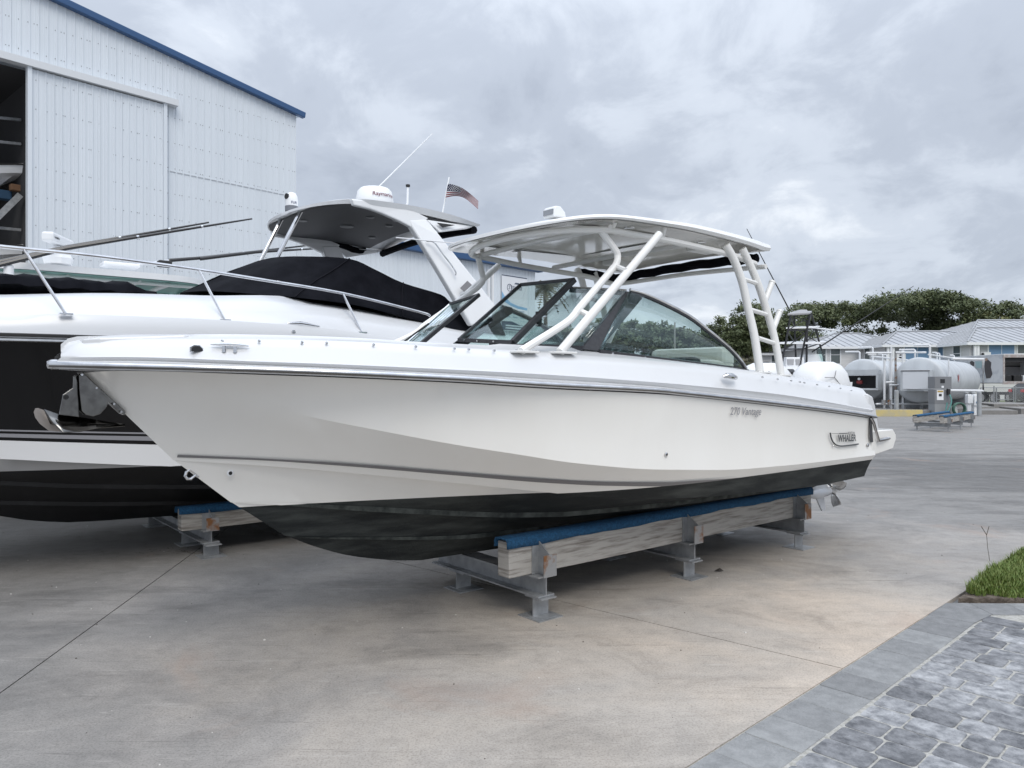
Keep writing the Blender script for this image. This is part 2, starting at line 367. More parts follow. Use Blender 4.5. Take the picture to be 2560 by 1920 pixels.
MB().prism([(p.x, p.y, -.09) for p in bedpoly], (0, 0, .083)).build('sand_bed', sand, paving, smooth=0)
def rounded(hw, hh, r, n=3):
    pts = []
    for cx, cy, a0 in ((hw - r, hh - r, 0), (-hw + r, hh - r, 90), (-hw + r, -hh + r, 180), (hw - r, -hh + r, 270)):
        for i in range(n + 1):
            a = R(a0 + 90 * i / n); pts.append((cx + r * math.cos(a), cy + r * math.sin(a)))
    return pts
PM = {}
def paver_mesh(L_, W_, r, th=.06, dome=.006, m=None):
    k = (round(L_, 3), round(W_, 3), round(r, 3), m.name)
    if k in PM: return PM[k]
    o = rounded(L_ / 2, W_ / 2, r); n = len(o); mb = MB()
    rings = [[Vector((x, y, -th)) for x, y in o], [Vector((x, y, -dome - .002)) for x, y in o],
             [Vector((x * (1 - .006 / L_), y * (1 - .006 / W_), -.0015)) for x, y in o], [Vector((x * (1 - .022 / L_), y * (1 - .022 / W_), 0)) for x, y in o]]
    mb.grid(rings, wrap=True); mb.f.append(tuple(range(3 * n, 4 * n)))
    me = bpy.data.meshes.new('paver'); me.from_pydata(mb.v, [], mb.f); me.materials.append(m)
    me.polygons.foreach_set('use_smooth', [True] * len(me.polygons)); me.set_sharp_from_angle(angle=R(30)); PM[k] = me; return me
def put_paver(name, me, c, ang, dz=0):
    o = bpy.data.objects.new(name, me); col.objects.link(o); o.parent = paving; o.location = (c[0], c[1], dz); o.rotation_euler = (random.uniform(-.006, .006), random.uniform(-.006, .006), ang)
ea = math.atan2(ED.y, ED.x)
s = -1.2
while s < 3.62:
    w = .286; c = E0 + ED * (s + w / 2) + EN * (.004 + .15)
    if c.y < 5.66: put_paver('border_paver', paver_mesh(w - .004, .296, .008, m=pav_bd, dome=.003), c, ea, random.uniform(-.003, .001))
    s += w
x = 3.62
while x < 6.2:
    put_paver('border_paver', paver_mesh(.286, .296, .008, m=pav_bd, dome=.003), (x + .143, 5.81), 0, random.uniform(-.003, .001)); x += .29
# fill piece where the two border runs meet at the corner
cpoly = [Vector((3.615, 5.957)), Vector((3.44, 5.957))] + [E0 + ED * ((5.66 - E0.y) / ED.y) + EN * .006, E0 + ED * ((5.66 - E0.y) / ED.y + .02) + EN * .30, Vector((3.615, 5.664))]
MB().prism([(p.x, p.y, -.06) for p in cpoly], (0, 0, .06)).build('border_paver', pav_bd, paving, smooth=0)
rowh = .186; s = -1.1; ri = 0
while s < 3.75:
    q = .312 + (random.random() * .01)
    while True:
        w = random.choice((.165, .19, .215, .262, .262)); 
        c = E0 + ED * (s + rowh / 2) + EN * (q + w / 2)
        if q > 4.2: break
        px_ok = c.y > 2.9 and c.x / c.y < .72
        if c.y < 5.60 and px_ok: put_paver('paver', paver_mesh(w - .009, rowh - .009, .024, m=pav_in, dome=.004), c, ea - math.pi / 2 if False else ea + math.pi / 2, random.uniform(-.004, .002))
        q += w
    s += rowh; ri += 1
# ------------------------------------------------------------------ grass patch
gpoly = [Vector(p) for p in ((3.56, 6.0), (8.5, 6.0), (8.5, 10.73))]
mb = MB(); n = len(gpoly)
top = [Vector((p.x, p.y, .055)) for p in gpoly]; cen = sum(top, Vector()) / n
mb.prism([(p.x, p.y, -.05) for p in gpoly], (0, 0, .075)).build('soil_bed', soil, smooth=0); tag(bpy.data.objects['soil_bed'], kind='structure')
grassm = mat('grass', (.10, .16, .024), .6, c2=(.24, .26, .08), nscale=28, lo=.42, hi=.75)
rg = random.Random(3); mb = MB()
def inside(p, poly):
    return all(((poly[(i + 1) % len(poly)] - poly[i]).cross(p - poly[i]) if False else (poly[(i + 1) % len(poly)].x - poly[i].x) * (p.y - poly[i].y) - (poly[(i + 1) % len(poly)].y - poly[i].y) * (p.x - poly[i].x)) > 0 for i in range(len(poly)))
cnt = 0
while cnt < 16000:
    p = Vector((rg.uniform(3.5, 6.6), rg.uniform(6.0, 9.2)))
    if not inside(p, gpoly) or p.x / p.y > .74: continue
    if p.y < 6.0 + .05 + .06 * math.sin(p.x * 9) + .04 * math.sin(p.x * 23): continue
    cnt += 1
    h = rg.uniform(.03, .085) * (1.0 + .35 * math.sin(p.x * 5) * math.sin(p.y * 4)); a = rg.uniform(0, 6.28); lean = rg.uniform(.1, .75) * h; w = rg.uniform(.0025, .005)
    d = Vector((math.cos(a), math.sin(a), 0)); t = Vector((-d.y, d.x, 0)); b0 = Vector((p.x, p.y, .015 + .05 * min(1, (p.y - 6.0) * 4)))
    m1 = b0 + Vector((0, 0, h * .6)) + d * lean * .35; e1 = b0 + Vector((0, 0, h)) + d * lean
    mb.add([b0 - t * w, b0 + t * w, m1 + t * w * .8, m1 - t * w * .8, e1], [(0, 1, 2, 3), (3, 2, 4)])
tag(mb.build('grass', grassm, smooth=0, recalc=False), 'short green grass growing beside the grey paving', 'grass', kind='stuff')
# one seed stalk standing above the lawn
mb = MB(); b0 = Vector((4.53, 7.13, .05))
mb.tube([b0, b0 + Vector((-.02, 0, .13)), b0 + Vector((-.03, .0, .25))], .0022, 5)
for dx in (-.045, .03): mb.tube([b0 + Vector((-.03, 0, .25)), b0 + Vector((-.03 + dx, .01, .33))], .003, 5)
tag(mb.build('weed_stalk', mat('stalk', (.06, .05, .03), .7)), 'forked dark weed stalk rising at the lawn edge', 'weed')
# a fallen leaf on the concrete
mb = MB(); c = gp(1798, 1429)
mb.add([c + Vector(p) for p in ((-.05, 0, .004), (-.01, -.018, .012), (.045, .004, .006), (.01, .02, .03), (-.02, .01, .02))], [(0, 1, 3, 4), (1, 2, 3)])
tag(mb.build('fallen_leaf', mat('dead_leaf', (.03, .024, .02), .8), smooth=0), 'curled dark leaf lying on the concrete beside the wooden stand', 'leaf')

# grit, chips and leaf litter scattered over the yard
rgd = random.Random(12); grit_l, grit_d = MB(), MB()
for k in range(200):
    Yg = rgd.uniform(3.2, 13); Xg = rgd.uniform(-.7, .66) * Yg
    if (Vector((Xg, Yg)) - E0).dot(EN) > -.03: continue
    r_ = rgd.uniform(.002, .0065) * (1.6 if rgd.random() < .08 else 1); m_ = grit_l if rgd.random() < .6 else grit_d
    m_.add([(Xg + r_ * math.cos(a) * rgd.uniform(.6, 1.4), Yg + r_ * math.sin(a), z) for z in (.0, r_ * .6) for a in (0, 2.1, 4.2)], [(0, 1, 4, 3), (1, 2, 5, 4), (2, 0, 3, 5), (3, 4, 5)])
for k in range(150):
    a = rgd.uniform(0, 6.28); rr_ = rgd.gauss(0, .35); Xg, Yg = -3.35 + rr_ * math.cos(a) * 1.5, 7.75 + rr_ * math.sin(a) * .6; L_ = rgd.uniform(.01, .06); b = rgd.uniform(0, 6.28)
    grit_d.add([(Xg, Yg, .004), (Xg + L_ * math.cos(b), Yg + L_ * math.sin(b), .008), (Xg + L_ * .5 * math.cos(b + .3), Yg + L_ * .5 * math.sin(b + .3), .006)], [(0, 1, 2)])
tag(grit_l.build('pale_grit', mat('pale_chips', (.62, .60, .56), .8), smooth=0, recalc=False), 'pale stone chips scattered over the concrete yard', 'grit', kind='stuff')
tag(grit_d.build('leaf_litter', mat('dark_litter', (.05, .04, .032), .9), smooth=0, recalc=False), 'dark bits of leaf litter scattered over the concrete yard', 'litter', kind='stuff')
# ------------------------------------------------------------------ main boat
A = Frame((-.195, 6.12), (.7705, .6374))
boat = thing('motorboat', 'white open-bow motorboat with white hardtop frame, nearest on blue-carpeted stands', 'boat', A.w(0, 0, 0))
UT = 4.12
def gfun(x, L, p, q=1.0):
    t = max(0.0, min(1.0, x / L)); return (1 - (1 - t) ** p) ** q
u0D = A.u(126, 0); u0E = A.u(205, 0); u0F = A.u(243, 0); u0I = A.u(434, 0); u0S = A.u(577, 0); u0T = A.u(712, 0)
vD = lambda u: 1.265 * gfun(u - u0D, 4.2, 2.4, .62) - .03 * max(0, (u - 2.2) / 2) ** 2
vE = lambda u: min(1.255 * gfun(u - u0E, 4.0, 2.5, .9), vD(u) - .008) - 0.0
vF = lambda u: 1.234 * gfun(u - u0F, 4.25, 2.35, .98)
vI = lambda u: 1.12 * gfun(u - u0I, 4.4, 1.9)
vS = lambda u: .74 * gfun(u - u0S, 4.0, 1.7)
vT = lambda u: .40 * gfun(u - u0T, 3.4, 1.6)
trE = [(205, 932), (300, 927), (652, 937), (1152, 958), (1350, 971), (1652, 986), (1700, 990), (1950, 1017), (2162, 1044), (2190, 1050)]
trF = [(243, 968), (400, 974), (500, 986), (600, 1004), (750, 1037), (900, 1067), (1152, 1114), (1275, 1133), (1450, 1159), (1652, 1174), (1800, 1175), (1950, 1165), (2195, 1137)]
trHt = [(445, 1136), (652, 1145), (850, 1156), (1152, 1180), (1350, 1194), (1500, 1201), (1652, 1202.5), (1700, 1200), (1850, 1190), (2000, 1172), (2195, 1147)]
trHb = [(452, 1143), (652, 1150), (850, 1163), (1152, 1188), (1350, 1204), (1500, 1211), (1652, 1213), (1720, 1211), (1850, 1199), (2000, 1180), (2195, 1154)]
trI = [(434, 1151), (652, 1164), (850, 1180), (1152, 1209), (1350, 1229), (1480, 1242), (1600, 1248), (1750, 1243), (1900, 1230), (2026, 1217), (2183, 1186)]
trS = [(577, 1256), (700, 1262), (847, 1273), (940, 1279), (1053, 1285), (1280, 1293), (1450, 1290)]
trT = [(712, 1339), (750, 1344), (875, 1347.5), (1053, 1349), (1140, 1347), (1224, 1342)]
trK = [(205, 932), (312, 1040), (392, 1115), (434, 1151), (492, 1192), (542, 1235), (587, 1265), (650, 1306), (712, 1337), (787, 1366), (875, 1389), (950, 1398), (1000, 1401), (1050, 1401)]
NS = 72
def urow(u0, u1): return [u0 + (u1 - u0) * (i / NS) ** 1.25 for i in range(NS + 1)]
KZ = .375
def zK(u):
    px = A.px(u, 0)
    return A.z(u, 0, itp(trK, px)) if px < 1050 else lerp(A.z(A.u(1050, 0), 0, 1401), KZ, min(1, (u - A.u(1050, 0)) / 1.0))
def row(tr, u0, vf, dv=0.0, dz=0.0, u1=UT, zend=None, uend=None):
    out = []
    for u in urow(u0, u1):
        v = max(0.0, vf(u) + dv) if u > u0 + 1e-6 else max(0, vf(u) + dv)
        px = A.px(u, v)
        if zend is not None and u > uend:
            ze = A.z(uend, vf(uend), itp(tr, A.px(uend, vf(uend)))); z = lerp(ze, zend, (u - uend) / (u1 - uend))
        else: z = A.z(u, v, itp(tr, px))
        out.append(Vector((u, v, z + dz)))
    return out
rE = row(trE, u0E, vE); rF = row(trF, u0F, vF); rI = row(trI, u0I, vI)
rS = row(trS, u0S, vS, zend=.645, uend=A.u(1450, .74) if True else 0); rT = row(trT, u0T, vT, zend=.50, uend=A.u(1224, .4))
u0K = A.u(712, 0)
rK = [Vector((u, 0, zK(u))) for u in urow(A.u(760, 0), UT)]
def mid(a, b, t, bulge):    # row between two rows, pushed in (-) or out (+) sideways
    return [p.lerp(q, t) + Vector((0, bulge * min(1, min(p.y, q.y) * 1.5), 0)) for p, q in zip(a, b)]
def hullv(u, z):
    "half breadth of the topsides at station u and height z"
    def on(r):
        for i in range(NS):
            if r[i].x <= u <= r[i + 1].x:
                return r[i].lerp(r[i + 1], (u - r[i].x) / (r[i + 1].x - r[i].x))
        return r[-1]
    e, f, c = on(rE), on(rF), on(rI)
    return lerp(f.y, e.y, (z - f.z) / (e.z - f.z)) if z > f.z else lerp(c.y, f.y, (z - c.z) / max(.02, f.z - c.z))
rFl = [p + Vector((0, -.010 * min(1, p.y * 2), -.012)) for p in rF]
def up_(r, dz): return [p + Vector((0, .006 * min(1, p.y * 3), dz * min(1, p.y * 4))) for p in r]
def step_in(r, dv, dz): return [p + Vector((0, -dv * min(1, p.y * 3), dz)) for p in r]
port = [rE, mid(rE, rF, .25, -.012), mid(rE, rF, .5, -.018), mid(rE, rF, .75, -.012), rF, mid(rF, rI, .33, -.013), mid(rF, rI, .66, -.011), rI, step_in(rI, .055, .004),
        mid(step_in(rI, .055, .004), up_(rS, .034), .5, -.01), up_(rS, .034), rS, step_in(rS, .065, .004), mid(step_in(rS, .065, .004), rT, .5, -.004), up_(rT, .032), rT, step_in(rT, .06, .004), rK]
def mirror(r): return [Vector((p.x, -p.y, p.z)) for p in r]
full = port + [mirror(r) for r in reversed(port[:-1])]
W = lambda r: [A.w(p.x, p.y, p.z) for p in r]
def split_plane(mb, co, no, keep):
    "part of mb on one side of a plane"
    me = bpy.data.meshes.new('x'); me.from_pydata(mb.v, [], mb.f); bm = bmesh.new(); bm.from_mesh(me)
    bmesh.ops.remove_doubles(bm, verts=bm.verts, dist=.0004)
    bmesh.ops.recalc_face_normals(bm, faces=bm.faces)
    bmesh.ops.bisect_plane(bm, geom=bm.verts[:] + bm.edges[:] + bm.faces[:], dist=1e-5, plane_co=co, plane_no=no, clear_inner=keep > 0, clear_outer=keep < 0)
    r = MB(); bm.verts.index_update(); r.v = [v.co.copy() for v in bm.verts]; r.f = [tuple(v.index for v in f.verts) for f in bm.faces]; bm.free(); bpy.data.meshes.remove(me); return r
hull = MB().grid([W(r) for r in full])
nr = len(full); hull.f.append(tuple(i * (NS + 1) + NS for i in range(nr)))       # transom
WLZ = .945
split_plane(hull, (0, 0, WLZ), (0, 0, 1), 1).build('hull', gelcoat, boat, smooth=24, recalc=True)
split_plane(hull, (0, 0, WLZ), (0, 0, 1), -1).build('hull_bottom', bottom, boat, smooth=24, recalc=True)
worn_lit = mat('worn_lit_bottom_paint', (.022, .026, .025), .7, c2=(.105, .115, .107), nscale=9, lo=.38, hi=.8, spec=.2)
for sgn in (1, -1):                                                              # spray strakes: chalky paint, lightened further to imitate light caught along their edges
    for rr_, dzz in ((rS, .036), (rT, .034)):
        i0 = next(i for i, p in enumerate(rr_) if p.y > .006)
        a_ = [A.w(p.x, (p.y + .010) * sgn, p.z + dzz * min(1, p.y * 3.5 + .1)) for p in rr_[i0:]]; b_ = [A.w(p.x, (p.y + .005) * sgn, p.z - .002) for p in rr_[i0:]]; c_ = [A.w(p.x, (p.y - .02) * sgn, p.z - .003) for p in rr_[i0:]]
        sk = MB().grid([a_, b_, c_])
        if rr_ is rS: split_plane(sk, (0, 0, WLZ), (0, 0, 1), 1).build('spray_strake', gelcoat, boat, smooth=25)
        split_plane(sk, (0, 0, WLZ), (0, 0, 1), -1).build('spray_strake', worn_lit, boat, smooth=25)
for sgn in (1, -1):                                                              # grey boot stripe
    a, b = [], []
    for i in range(NS + 1):
        u = lerp(A.u(447, .06), 3.15, i / NS); z1 = A.z(u, vI(u), itp(trHt, A.px(u, vI(u) + .02))); z0 = max(A.z(u, vI(u), itp(trHb, A.px(u, vI(u) + .02))), WLZ + .001)
        a.append(A.w(u, sgn * (hullv(u, z1) + .004), max(z1, z0))); b.append(A.w(u, sgn * (hullv(u, z0) + .004), z0))
    MB().grid([a, b]).build('boot_stripe', midgrey, boat, smooth=60)
# deck cap
trB = [(136, 894), (300, 892.5), (652, 904), (850, 911), (1152, 925), (1350, 935.5), (1652, 957), (1700, 961), (1950, 986), (2175, 1024)]
trC = [(132, 905), (300, 904), (652, 915), (1152, 937), (1350, 949), (1652, 968), (1700, 974), (1950, 1002), (2175, 1031)]
trG = [(136, 893), (152, 882), (175, 866), (205, 859), (300, 855), (350, 852), (600, 851), (750, 853), (950, 860), (1100, 869.5), (1300, 879), (1450, 889.5), (1652, 905), (1760, 915), (1875, 929), (1987, 944), (2112, 965), (2150, 971), (2180, 979)]
trW = [(1000, 858), (1147, 862), (1300, 868), (1500, 879), (1652, 897), (1700, 903), (1850, 922), (1875, 928)]
UG = UT - .02
rD = row([(127, 921), (300, 925), (652, 934), (1152, 955), (1350, 968), (1652, 983), (1700, 988), (1950, 1015), (2162, 1042), (2190, 1048)], u0D, vD, .0, u1=UG)
rDu = [p + Vector((0, .012 if p.y > .01 else 0, .02)) for p in rD]
rC = row(trC, u0D + .02, vD, .010, u1=UG); rCi = [p + Vector((0, -.042 * min(1, p.y * 4), .007)) for p in rC]
rBo = row(trB, u0D + .035, vD, -.010, u1=UG); rBi = [p + Vector((0, -.014 * min(1, p.y * 4), .010)) for p in rBo]
rG = row(trG, u0D + .05, vD, -.125, u1=UG)
rGm = [Vector((b.x * .5 + g.x * .5, b.y * .45 + g.y * .55 + .022 * min(1, g.y * 3), b.z * .42 + g.z * .58)) for b, g in zip(rBi, rG)]
rG2 = [Vector((p.x, max(0, p.y - .035), p.z + .012)) for p in rG]
def coam(p):
    u = p.x; v = max(0, p.y - .15)
    if -.55 < u < 2.25 and v > .5:
        z = A.z(u, v, itp(trW, A.px(u, v))); return Vector((u, v, max(z, p.z + .005) if u < 2.1 else p.z + .01))
    return Vector((u, v, p.z + .014))
rW = [coam(p) for p in rG2]
def well(p, dv, dz):
    k = min(1, max(0, (p.x + 2.3) / .25)) * min(1, max(0, (3.95 - p.x) / .15)); k2 = 1 if p.x > .2 else .62
    return Vector((p.x, max(0, p.y - dv), p.z + .02 - dz * k * k2))
rX = [well(p, .05, 0) for p in rW]; rY = [well(p, .07, .85) for p in rW]; rY = [Vector((p.x, max(0, min(p.y, hullv(p.x, p.z) - .06, hullv(p.x, p.z + .2) - .06)), p.z)) for p in rY]; rZ = [Vector((p.x, 0, p.z)) for p in rY]
dport = [rD, rDu, rC, rCi, rBo, rBi, rGm, rG, rG2, rW, rX, rY, rZ]
dfull = dport + [mirror(r) for r in reversed(dport[:-1])]
dk = MB().grid([W(r) for r in dfull]); nd = len(dfull)
dk.f.append(tuple(i * (NS + 1) + NS for i in range(nd)))
# underside of the bow overhang closes between rub rail and topsides
for s_ in (1, -1):
    dk.grid([W([Vector((p.x, p.y * s_, p.z)) for p in rD]), W([Vector((max(p.x, u0E - .02), max(0, vE(max(p.x, u0E)) - .012) * s_, p.z + .012)) for p in rD])])
dk.build('deck', deckcoat, boat, smooth=38, weld=.0005)
# rub rail: steel band all round, dropping round the quarter to the swim platform
def rr(p, dv, dz): return Vector((p.x - (.012 if p.y < .02 else 0), p.y + dv, p.z + dz))
for s_ in (1, -1):
    prof = [(.0, .004), (.020, .007), (.028, .018), (.025, .032), (.010, .038)]
    tail = [Vector(A.q(px, py, 1.235)) for px, py in ((2172, 1047), (2180, 1062), (2186, 1085), (2192, 1106))]
    tail = [Vector((p.x, vD(UT) + .004, p.z)) for p in tail]
    base = rD + tail + [Vector((4.28, vD(UT) + .004, 1.13)), Vector((4.60, vD(UT) - .06, 1.13))]
    MB().grid([[A.w(q.x, q.y * s_, q.z) for q in [rr(p, a, b) for p in base]] for a, b in prof]).build('rub_rail', steel, boat, smooth=70)
    MB().grid([[A.w(q.x, q.y * s_, q.z) for q in [rr(p, a, b) for p in base]] for a, b in ((.0215, .0075), (.0265, .011), (.0292, .0165))]).build('rub_rail_dark_strip', mat('rail_dark_reflection', (.13, .125, .12), .35, .4), boat, smooth=70)  # dark ground reflection in the steel, painted on as a strip along its lower half
MB().lathe([(.02, -.006), (.036, .0), (.044, .018), (.040, .040), (.02, .05)], A.w(u0D + .022, 0, rD[0].z), (0, 0, 1), 20).build('bow_cap', steel, boat)
# stern quarters, swim platform
for s_ in (1, -1):
    mb = MB(); y0, y1 = .62 * s_, (vD(UT) - .01) * s_
    pts = [(4.05, .985), (4.55, 1.03), (4.63, 1.14), (4.62, 1.19), (4.55, 1.245), (4.05, 1.245)]
    mb.prism([A.w(u, y0, z) for u, z in pts], A.n * (y1 - y0)); mb.build('swim_platform', gelcoat, boat, smooth=30, bevel=.012)
    mb = MB(); z0 = 1.235; yq = (vD(UT) - .035) * s_
    mb.prism([A.w(u, .72 * s_, z) for u, z in ((4.02, z0), (4.29, z0), (4.20, 1.50), (4.14, 1.60), (4.02, 1.635))], A.n * (yq - .72 * s_)); mb.build('quarter_panel', deckcoat, boat, smooth=30, bevel=.02)
    mb = MB(); q = [(4.0, 1.13), (4.055, 1.13), (4.02, 1.42), (3.965, 1.43)]
    mb.prism([A.w(u, (hullv(min(u, 4.1), z) + .004) * s_, z) for u, z in q], A.n * .006 * s_); mb.build('side_vent', darkgrey, boat, smooth=0)
# bow hatch
mb = MB(); ur = [(-2.93, .13), (-2.86, .2), (-2.45, .33), (-2.40, .30)]
tz = lambda u: A.z(u, .2, itp(trG, A.px(u, .35))) + .01
mb.prism([A.w(u, v, tz(u) - .02) for u, v in ur] + [A.w(u, -v, tz(u) - .02) for u, v in reversed(ur)], (0, 0, .035)); mb.build('anchor_locker_hatch', deckcoat, boat, smooth=0, bevel=.008)
# bow nav light, cleats, fasteners, fittings
def fit(px, py, dv=.012, lam=None):
    "port outer skin of the deck cap under a pixel"
    v = 1.1
    for _ in range(12):
        u = A.u(px, v); v = vD(u) - .05
    return u, v, A.z(u, v, py)
for s_ in (1, -1):
    u, v, z = fit(491, 872); mb = MB(); pl = [(-.03, -.016), (-.03, .008), (-.014, .015), (.010, .015), (.03, -.004), (.032, -.016)]
    mb.prism([A.w(u + a, (v + .0) * s_, z + b) for a, b in pl], A.n * .02 * s_); o = mb.build('navigation_light', blackp, boat, smooth=0, bevel=.003)
    mb = MB(); mb.tube([A.w(u + a * 1.18, (v + .012) * s_, z + b * 1.2) for a, b in pl], .004, 6); mb.build('light_bezel', steel, o)
    for (ax, ay), (bx, by) in (((545, 862), (646, 866)),):
        va = .94
        ua = A.u(ax, vD(-2.0) - .1); ub = A.u(bx, vD(-1.7) - .1); va = vD(ua) - .045; vb = vD(ub) - .045; za = A.z(ua, va, 861); zb = A.z(ub, vb, 865)
        P = lambda t: A.w(lerp(ua, ub, t), lerp(va, vb, t) * s_, lerp(za, zb, t) + .005 * math.sin(t * math.pi))
        mb = MB(); mb.tube([P(0), P(.15), P(.35), P(.5), P(.65), P(.85), P(1)], [.004, .008, .012, .013, .012, .008, .004], 10); cl = mb.build('cleat', steel, boat)
        for t in (.35, .64):
            mb = MB(); b0 = P(t); mb.tube([b0, b0 - Vector((0, 0, .045))], [.008, .012], 8); mb.build('cleat_post', steel, cl)
    u, v, z = fit(1815, 943); mb = MB()
    mb.tube([A.w(u - .09, (v + .035) * s_, z + .004), A.w(u - .06, (v + .05) * s_, z + .012), A.w(u, (v + .055) * s_, z + .008), A.w(u + .07, (v + .045) * s_, z - .005), A.w(u + .10, (v + .03) * s_, z - .008)], [.012, .022, .026, .018, .008], 10); mb.build('midship_cleat', steel, boat)
    mb = MB()
    for px, py in ((562, 852), (655, 852), (763, 855), (825, 857), (943, 861), (1049, 866), (1146, 871), (1182, 873), (1246, 876), (1903, 943), (1941, 948), (1975, 952), (1997, 955), (2008, 957), (2040, 962), (2070, 966), (2098, 971), (2125, 976)):
        u, v, z = fit(px, py); v += -.055 if px < 1300 else .0
        mb.lathe([(.004, -.012), (.0085, 0), (.007, .007), (.002, .009)], A.w(u, (v + .012) * s_, z), A.n * s_, 8)
    o = mb.build('canvas_snaps', steel, boat); o['kind'] = 'stuff'
    # hull fittings: drain and through hulls
    for px, py, r in ((576, 1183, .022), (1666, 1136, .016), (2170, 1113, .02), (2083, 1115, .008)):
        v = .3
        for _ in range(20):
            u = A.u(px, v); z = A.z(u, v, py); v = hullv(u, z)
        c = A.w(u, (v - .004) * s_, z); mb = MB(); mb.lathe([(r * .5, -.005), (r, 0), (r, .006), (r * .62, .010), (r * .5, .002)], c, A.n * s_, 16); o = mb.build('hull_fitting', whitep if px < 600 else steel, boat)
        mb = MB(); mb.lathe([(r * .5, 0), (r * .5, .006)], c, A.n * s_, 12); mb.build('drain_hole', rubber, o)
# lettering and emblem on the port and starboard quarter
def on_hull(px, py, s_=1, wide=None):
    v = 1.24
    for _ in range(12):
        u = A.u(px, v); z = A.z(u, v, py); v = hullv(u, z)
    if s_ > 0: return lambda x, y: A.w(u + x, hullv(u + x, z + y - .03 * x) + .005, z + y - .03 * x), u, z
    return lambda x, y: A.w(u + wide - x, -hullv(u + wide - x, z + y) - .005, z + y), u, z
for s_ in (1, -1):
    f1, _, _ = on_hull(1824, 1037, s_, .45); text_part('lettering', '270 Vantage', .45, f1, mat('silver_print', (.27, .27, .29), .35), boat, shear=.25, bold=.004)
    f2, _, _ = on_hull(2093, 1104, s_, .38); text_part('lettering', 'WHALER', .38, f2, mat('charcoal_print', (.07, .075, .08), .4), boat, bold=.03)
    f3, _, _ = on_hull(2119, 1086, s_, .14); text_part('lettering', 'BOSTON', .14, f3, MATS['charcoal_print'], boat, bold=.02)
    pts = [(2075, 1082), (2077, 1094), (2082, 1105), (2090, 1112), (2102, 1115), (2125, 1113), (2145, 1110)]
    def hp(px, py):
        v = 1.24
        for _ in range(12):
            u = A.u(px, v); z = A.z(u, v, py); v = hullv(u, z)
        return A.w(u, (v + .003) * s_, z)
    mb = MB(); mb.tube(spline([hp(*p) for p in pts], 4), [.009] * 21 + [.008] * 4, 6, flat=.4) if False else mb.tube(spline([hp(*p) for p in pts], 4), .0075, 6)
    mb.tube([hp(2079, 1084), hp(2098, 1084)], .002, 6); mb.tube([hp(2098, 1084), hp(2118, 1083)], .0045, 6); mb.build('emblem', MATS['charcoal_print'], boat)
# ------------------------------------------------------------------ main boat: windshield, hardtop, engines
def AP(px, py, v, s_=1):
    u, _, z = A.q(px, py, v); return A.w(u, v * s_, z)
TA = [(1575, 724), (1612, 734), (1670, 760), (1725, 790), (1767, 822), (1822, 867), (1850, 898), (1866, 922)]
BA = [(1497, 876), (1560, 884), (1652, 896), (1700, 902), (1760, 909), (1815, 916), (1850, 921), (1868, 926)]
for s_ in (1, -1):
    top = spline([AP(px, py, lerp(.82, .99, i / 7), s_) for i, (px, py) in enumerate(TA)], 4); bot = spline([AP(px, py, .975, s_) for px, py in BA], 4)
    ws = MB().grid([top, [a.lerp(b, .5) for a, b in zip(top, bot)], bot]).build('side_window', glass, boat, smooth=60, solid=.006)
    MB().tube(top, .013, 8).build('window_trim', steel, ws)
    MB().tube([p - Vector((0, 0, .022)) for p in top], .014, 6).build('window_gasket', blackframe, ws)
    b2 = [p + Vector((0, 0, -.012)) for p in bot]
    MB().tube(b2, .026, 4, up=(0, 0, 1)).build('window_base', blackframe, ws, smooth=0)
    for i in (2, 6, 11, 16, 21, 26):
        MB().lathe([(.009, 0), (.007, .008)], b2[min(i, len(b2) - 1)] + A.n * s_ * .018, A.n * s_, 8).build('snap', steel, ws)
    # broad black corner pillar
    q = [AP(1455, 873, .955, s_), AP(1497, 878, .975, s_), AP(1607, 745, .83, s_), AP(1590, 731, .80, s_), AP(1566, 728, .78, s_)]
    MB().prism(q, A.n * -.03 * s_).build('corner_pillar', blackframe, boat, smooth=0, bevel=.004)
    if s_ > 0:
        tl, tr, bl, br = AP(1425, 720, .31), AP(1566, 727, .785), AP(1285, 866, .31), AP(1458, 872, .95)
        fw = MB().grid([[tl.lerp(tr, i / 6) + A.d * -.03 * math.sin(i / 6 * math.pi) for i in range(7)], [bl.lerp(br, i / 6) + A.d * -.03 * math.sin(i / 6 * math.pi) for i in range(7)]]).build('front_window', glass, boat, smooth=60, solid=.006)
        MB().tube([tl.lerp(tr, i / 6) + A.d * -.03 * math.sin(i / 6 * math.pi) for i in range(7)], .013, 8).build('window_trim', steel, fw)
        MB().tube([tl.lerp(tr, i / 6) + A.d * -.03 * math.sin(i / 6 * math.pi) - Vector((0, 0, .024)) for i in range(7)], .014, 6).build('window_gasket', blackframe, fw)
        MB().tube([bl.lerp(br, i / 6) + A.d * -.03 * math.sin(i / 6 * math.pi) for i in range(7)], .03, 4).build('window_base', blackframe, fw, smooth=0)
    else:
        tl, tr, bl, br = AP(1197, 737, -.45), AP(1125, 760, -.95), AP(1047, 864, -.45), AP(1010, 864, -.95)
        fw = MB().grid([[tl.lerp(tr, i / 6) for i in range(7)], [bl.lerp(br, i / 6) for i in range(7)]]).build('front_window', clearglass, boat, smooth=60, solid=.006)
        MB().tube([bl, tl], .022, 4).build('window_frame', blackframe, fw, smooth=0); MB().tube([tl, tr], .016, 6).build('window_frame', blackframe, fw); MB().tube([bl, br], .02, 6).build('window_frame', blackframe, fw)
        MB().tube([br, tr], .01, 6).build('window_frame', steel, fw)
        w0 = br.lerp(tr, .05) + A.d * -.05; MB().tube([w0, w0 + (tr - br) * .45 + A.n * .1], .008, 6).build('wiper', rubber, fw)
cn = [AP(1147, 850, -.31), AP(1302, 712, -.31), AP(1435, 699, .31), AP(1282, 856, .31)]
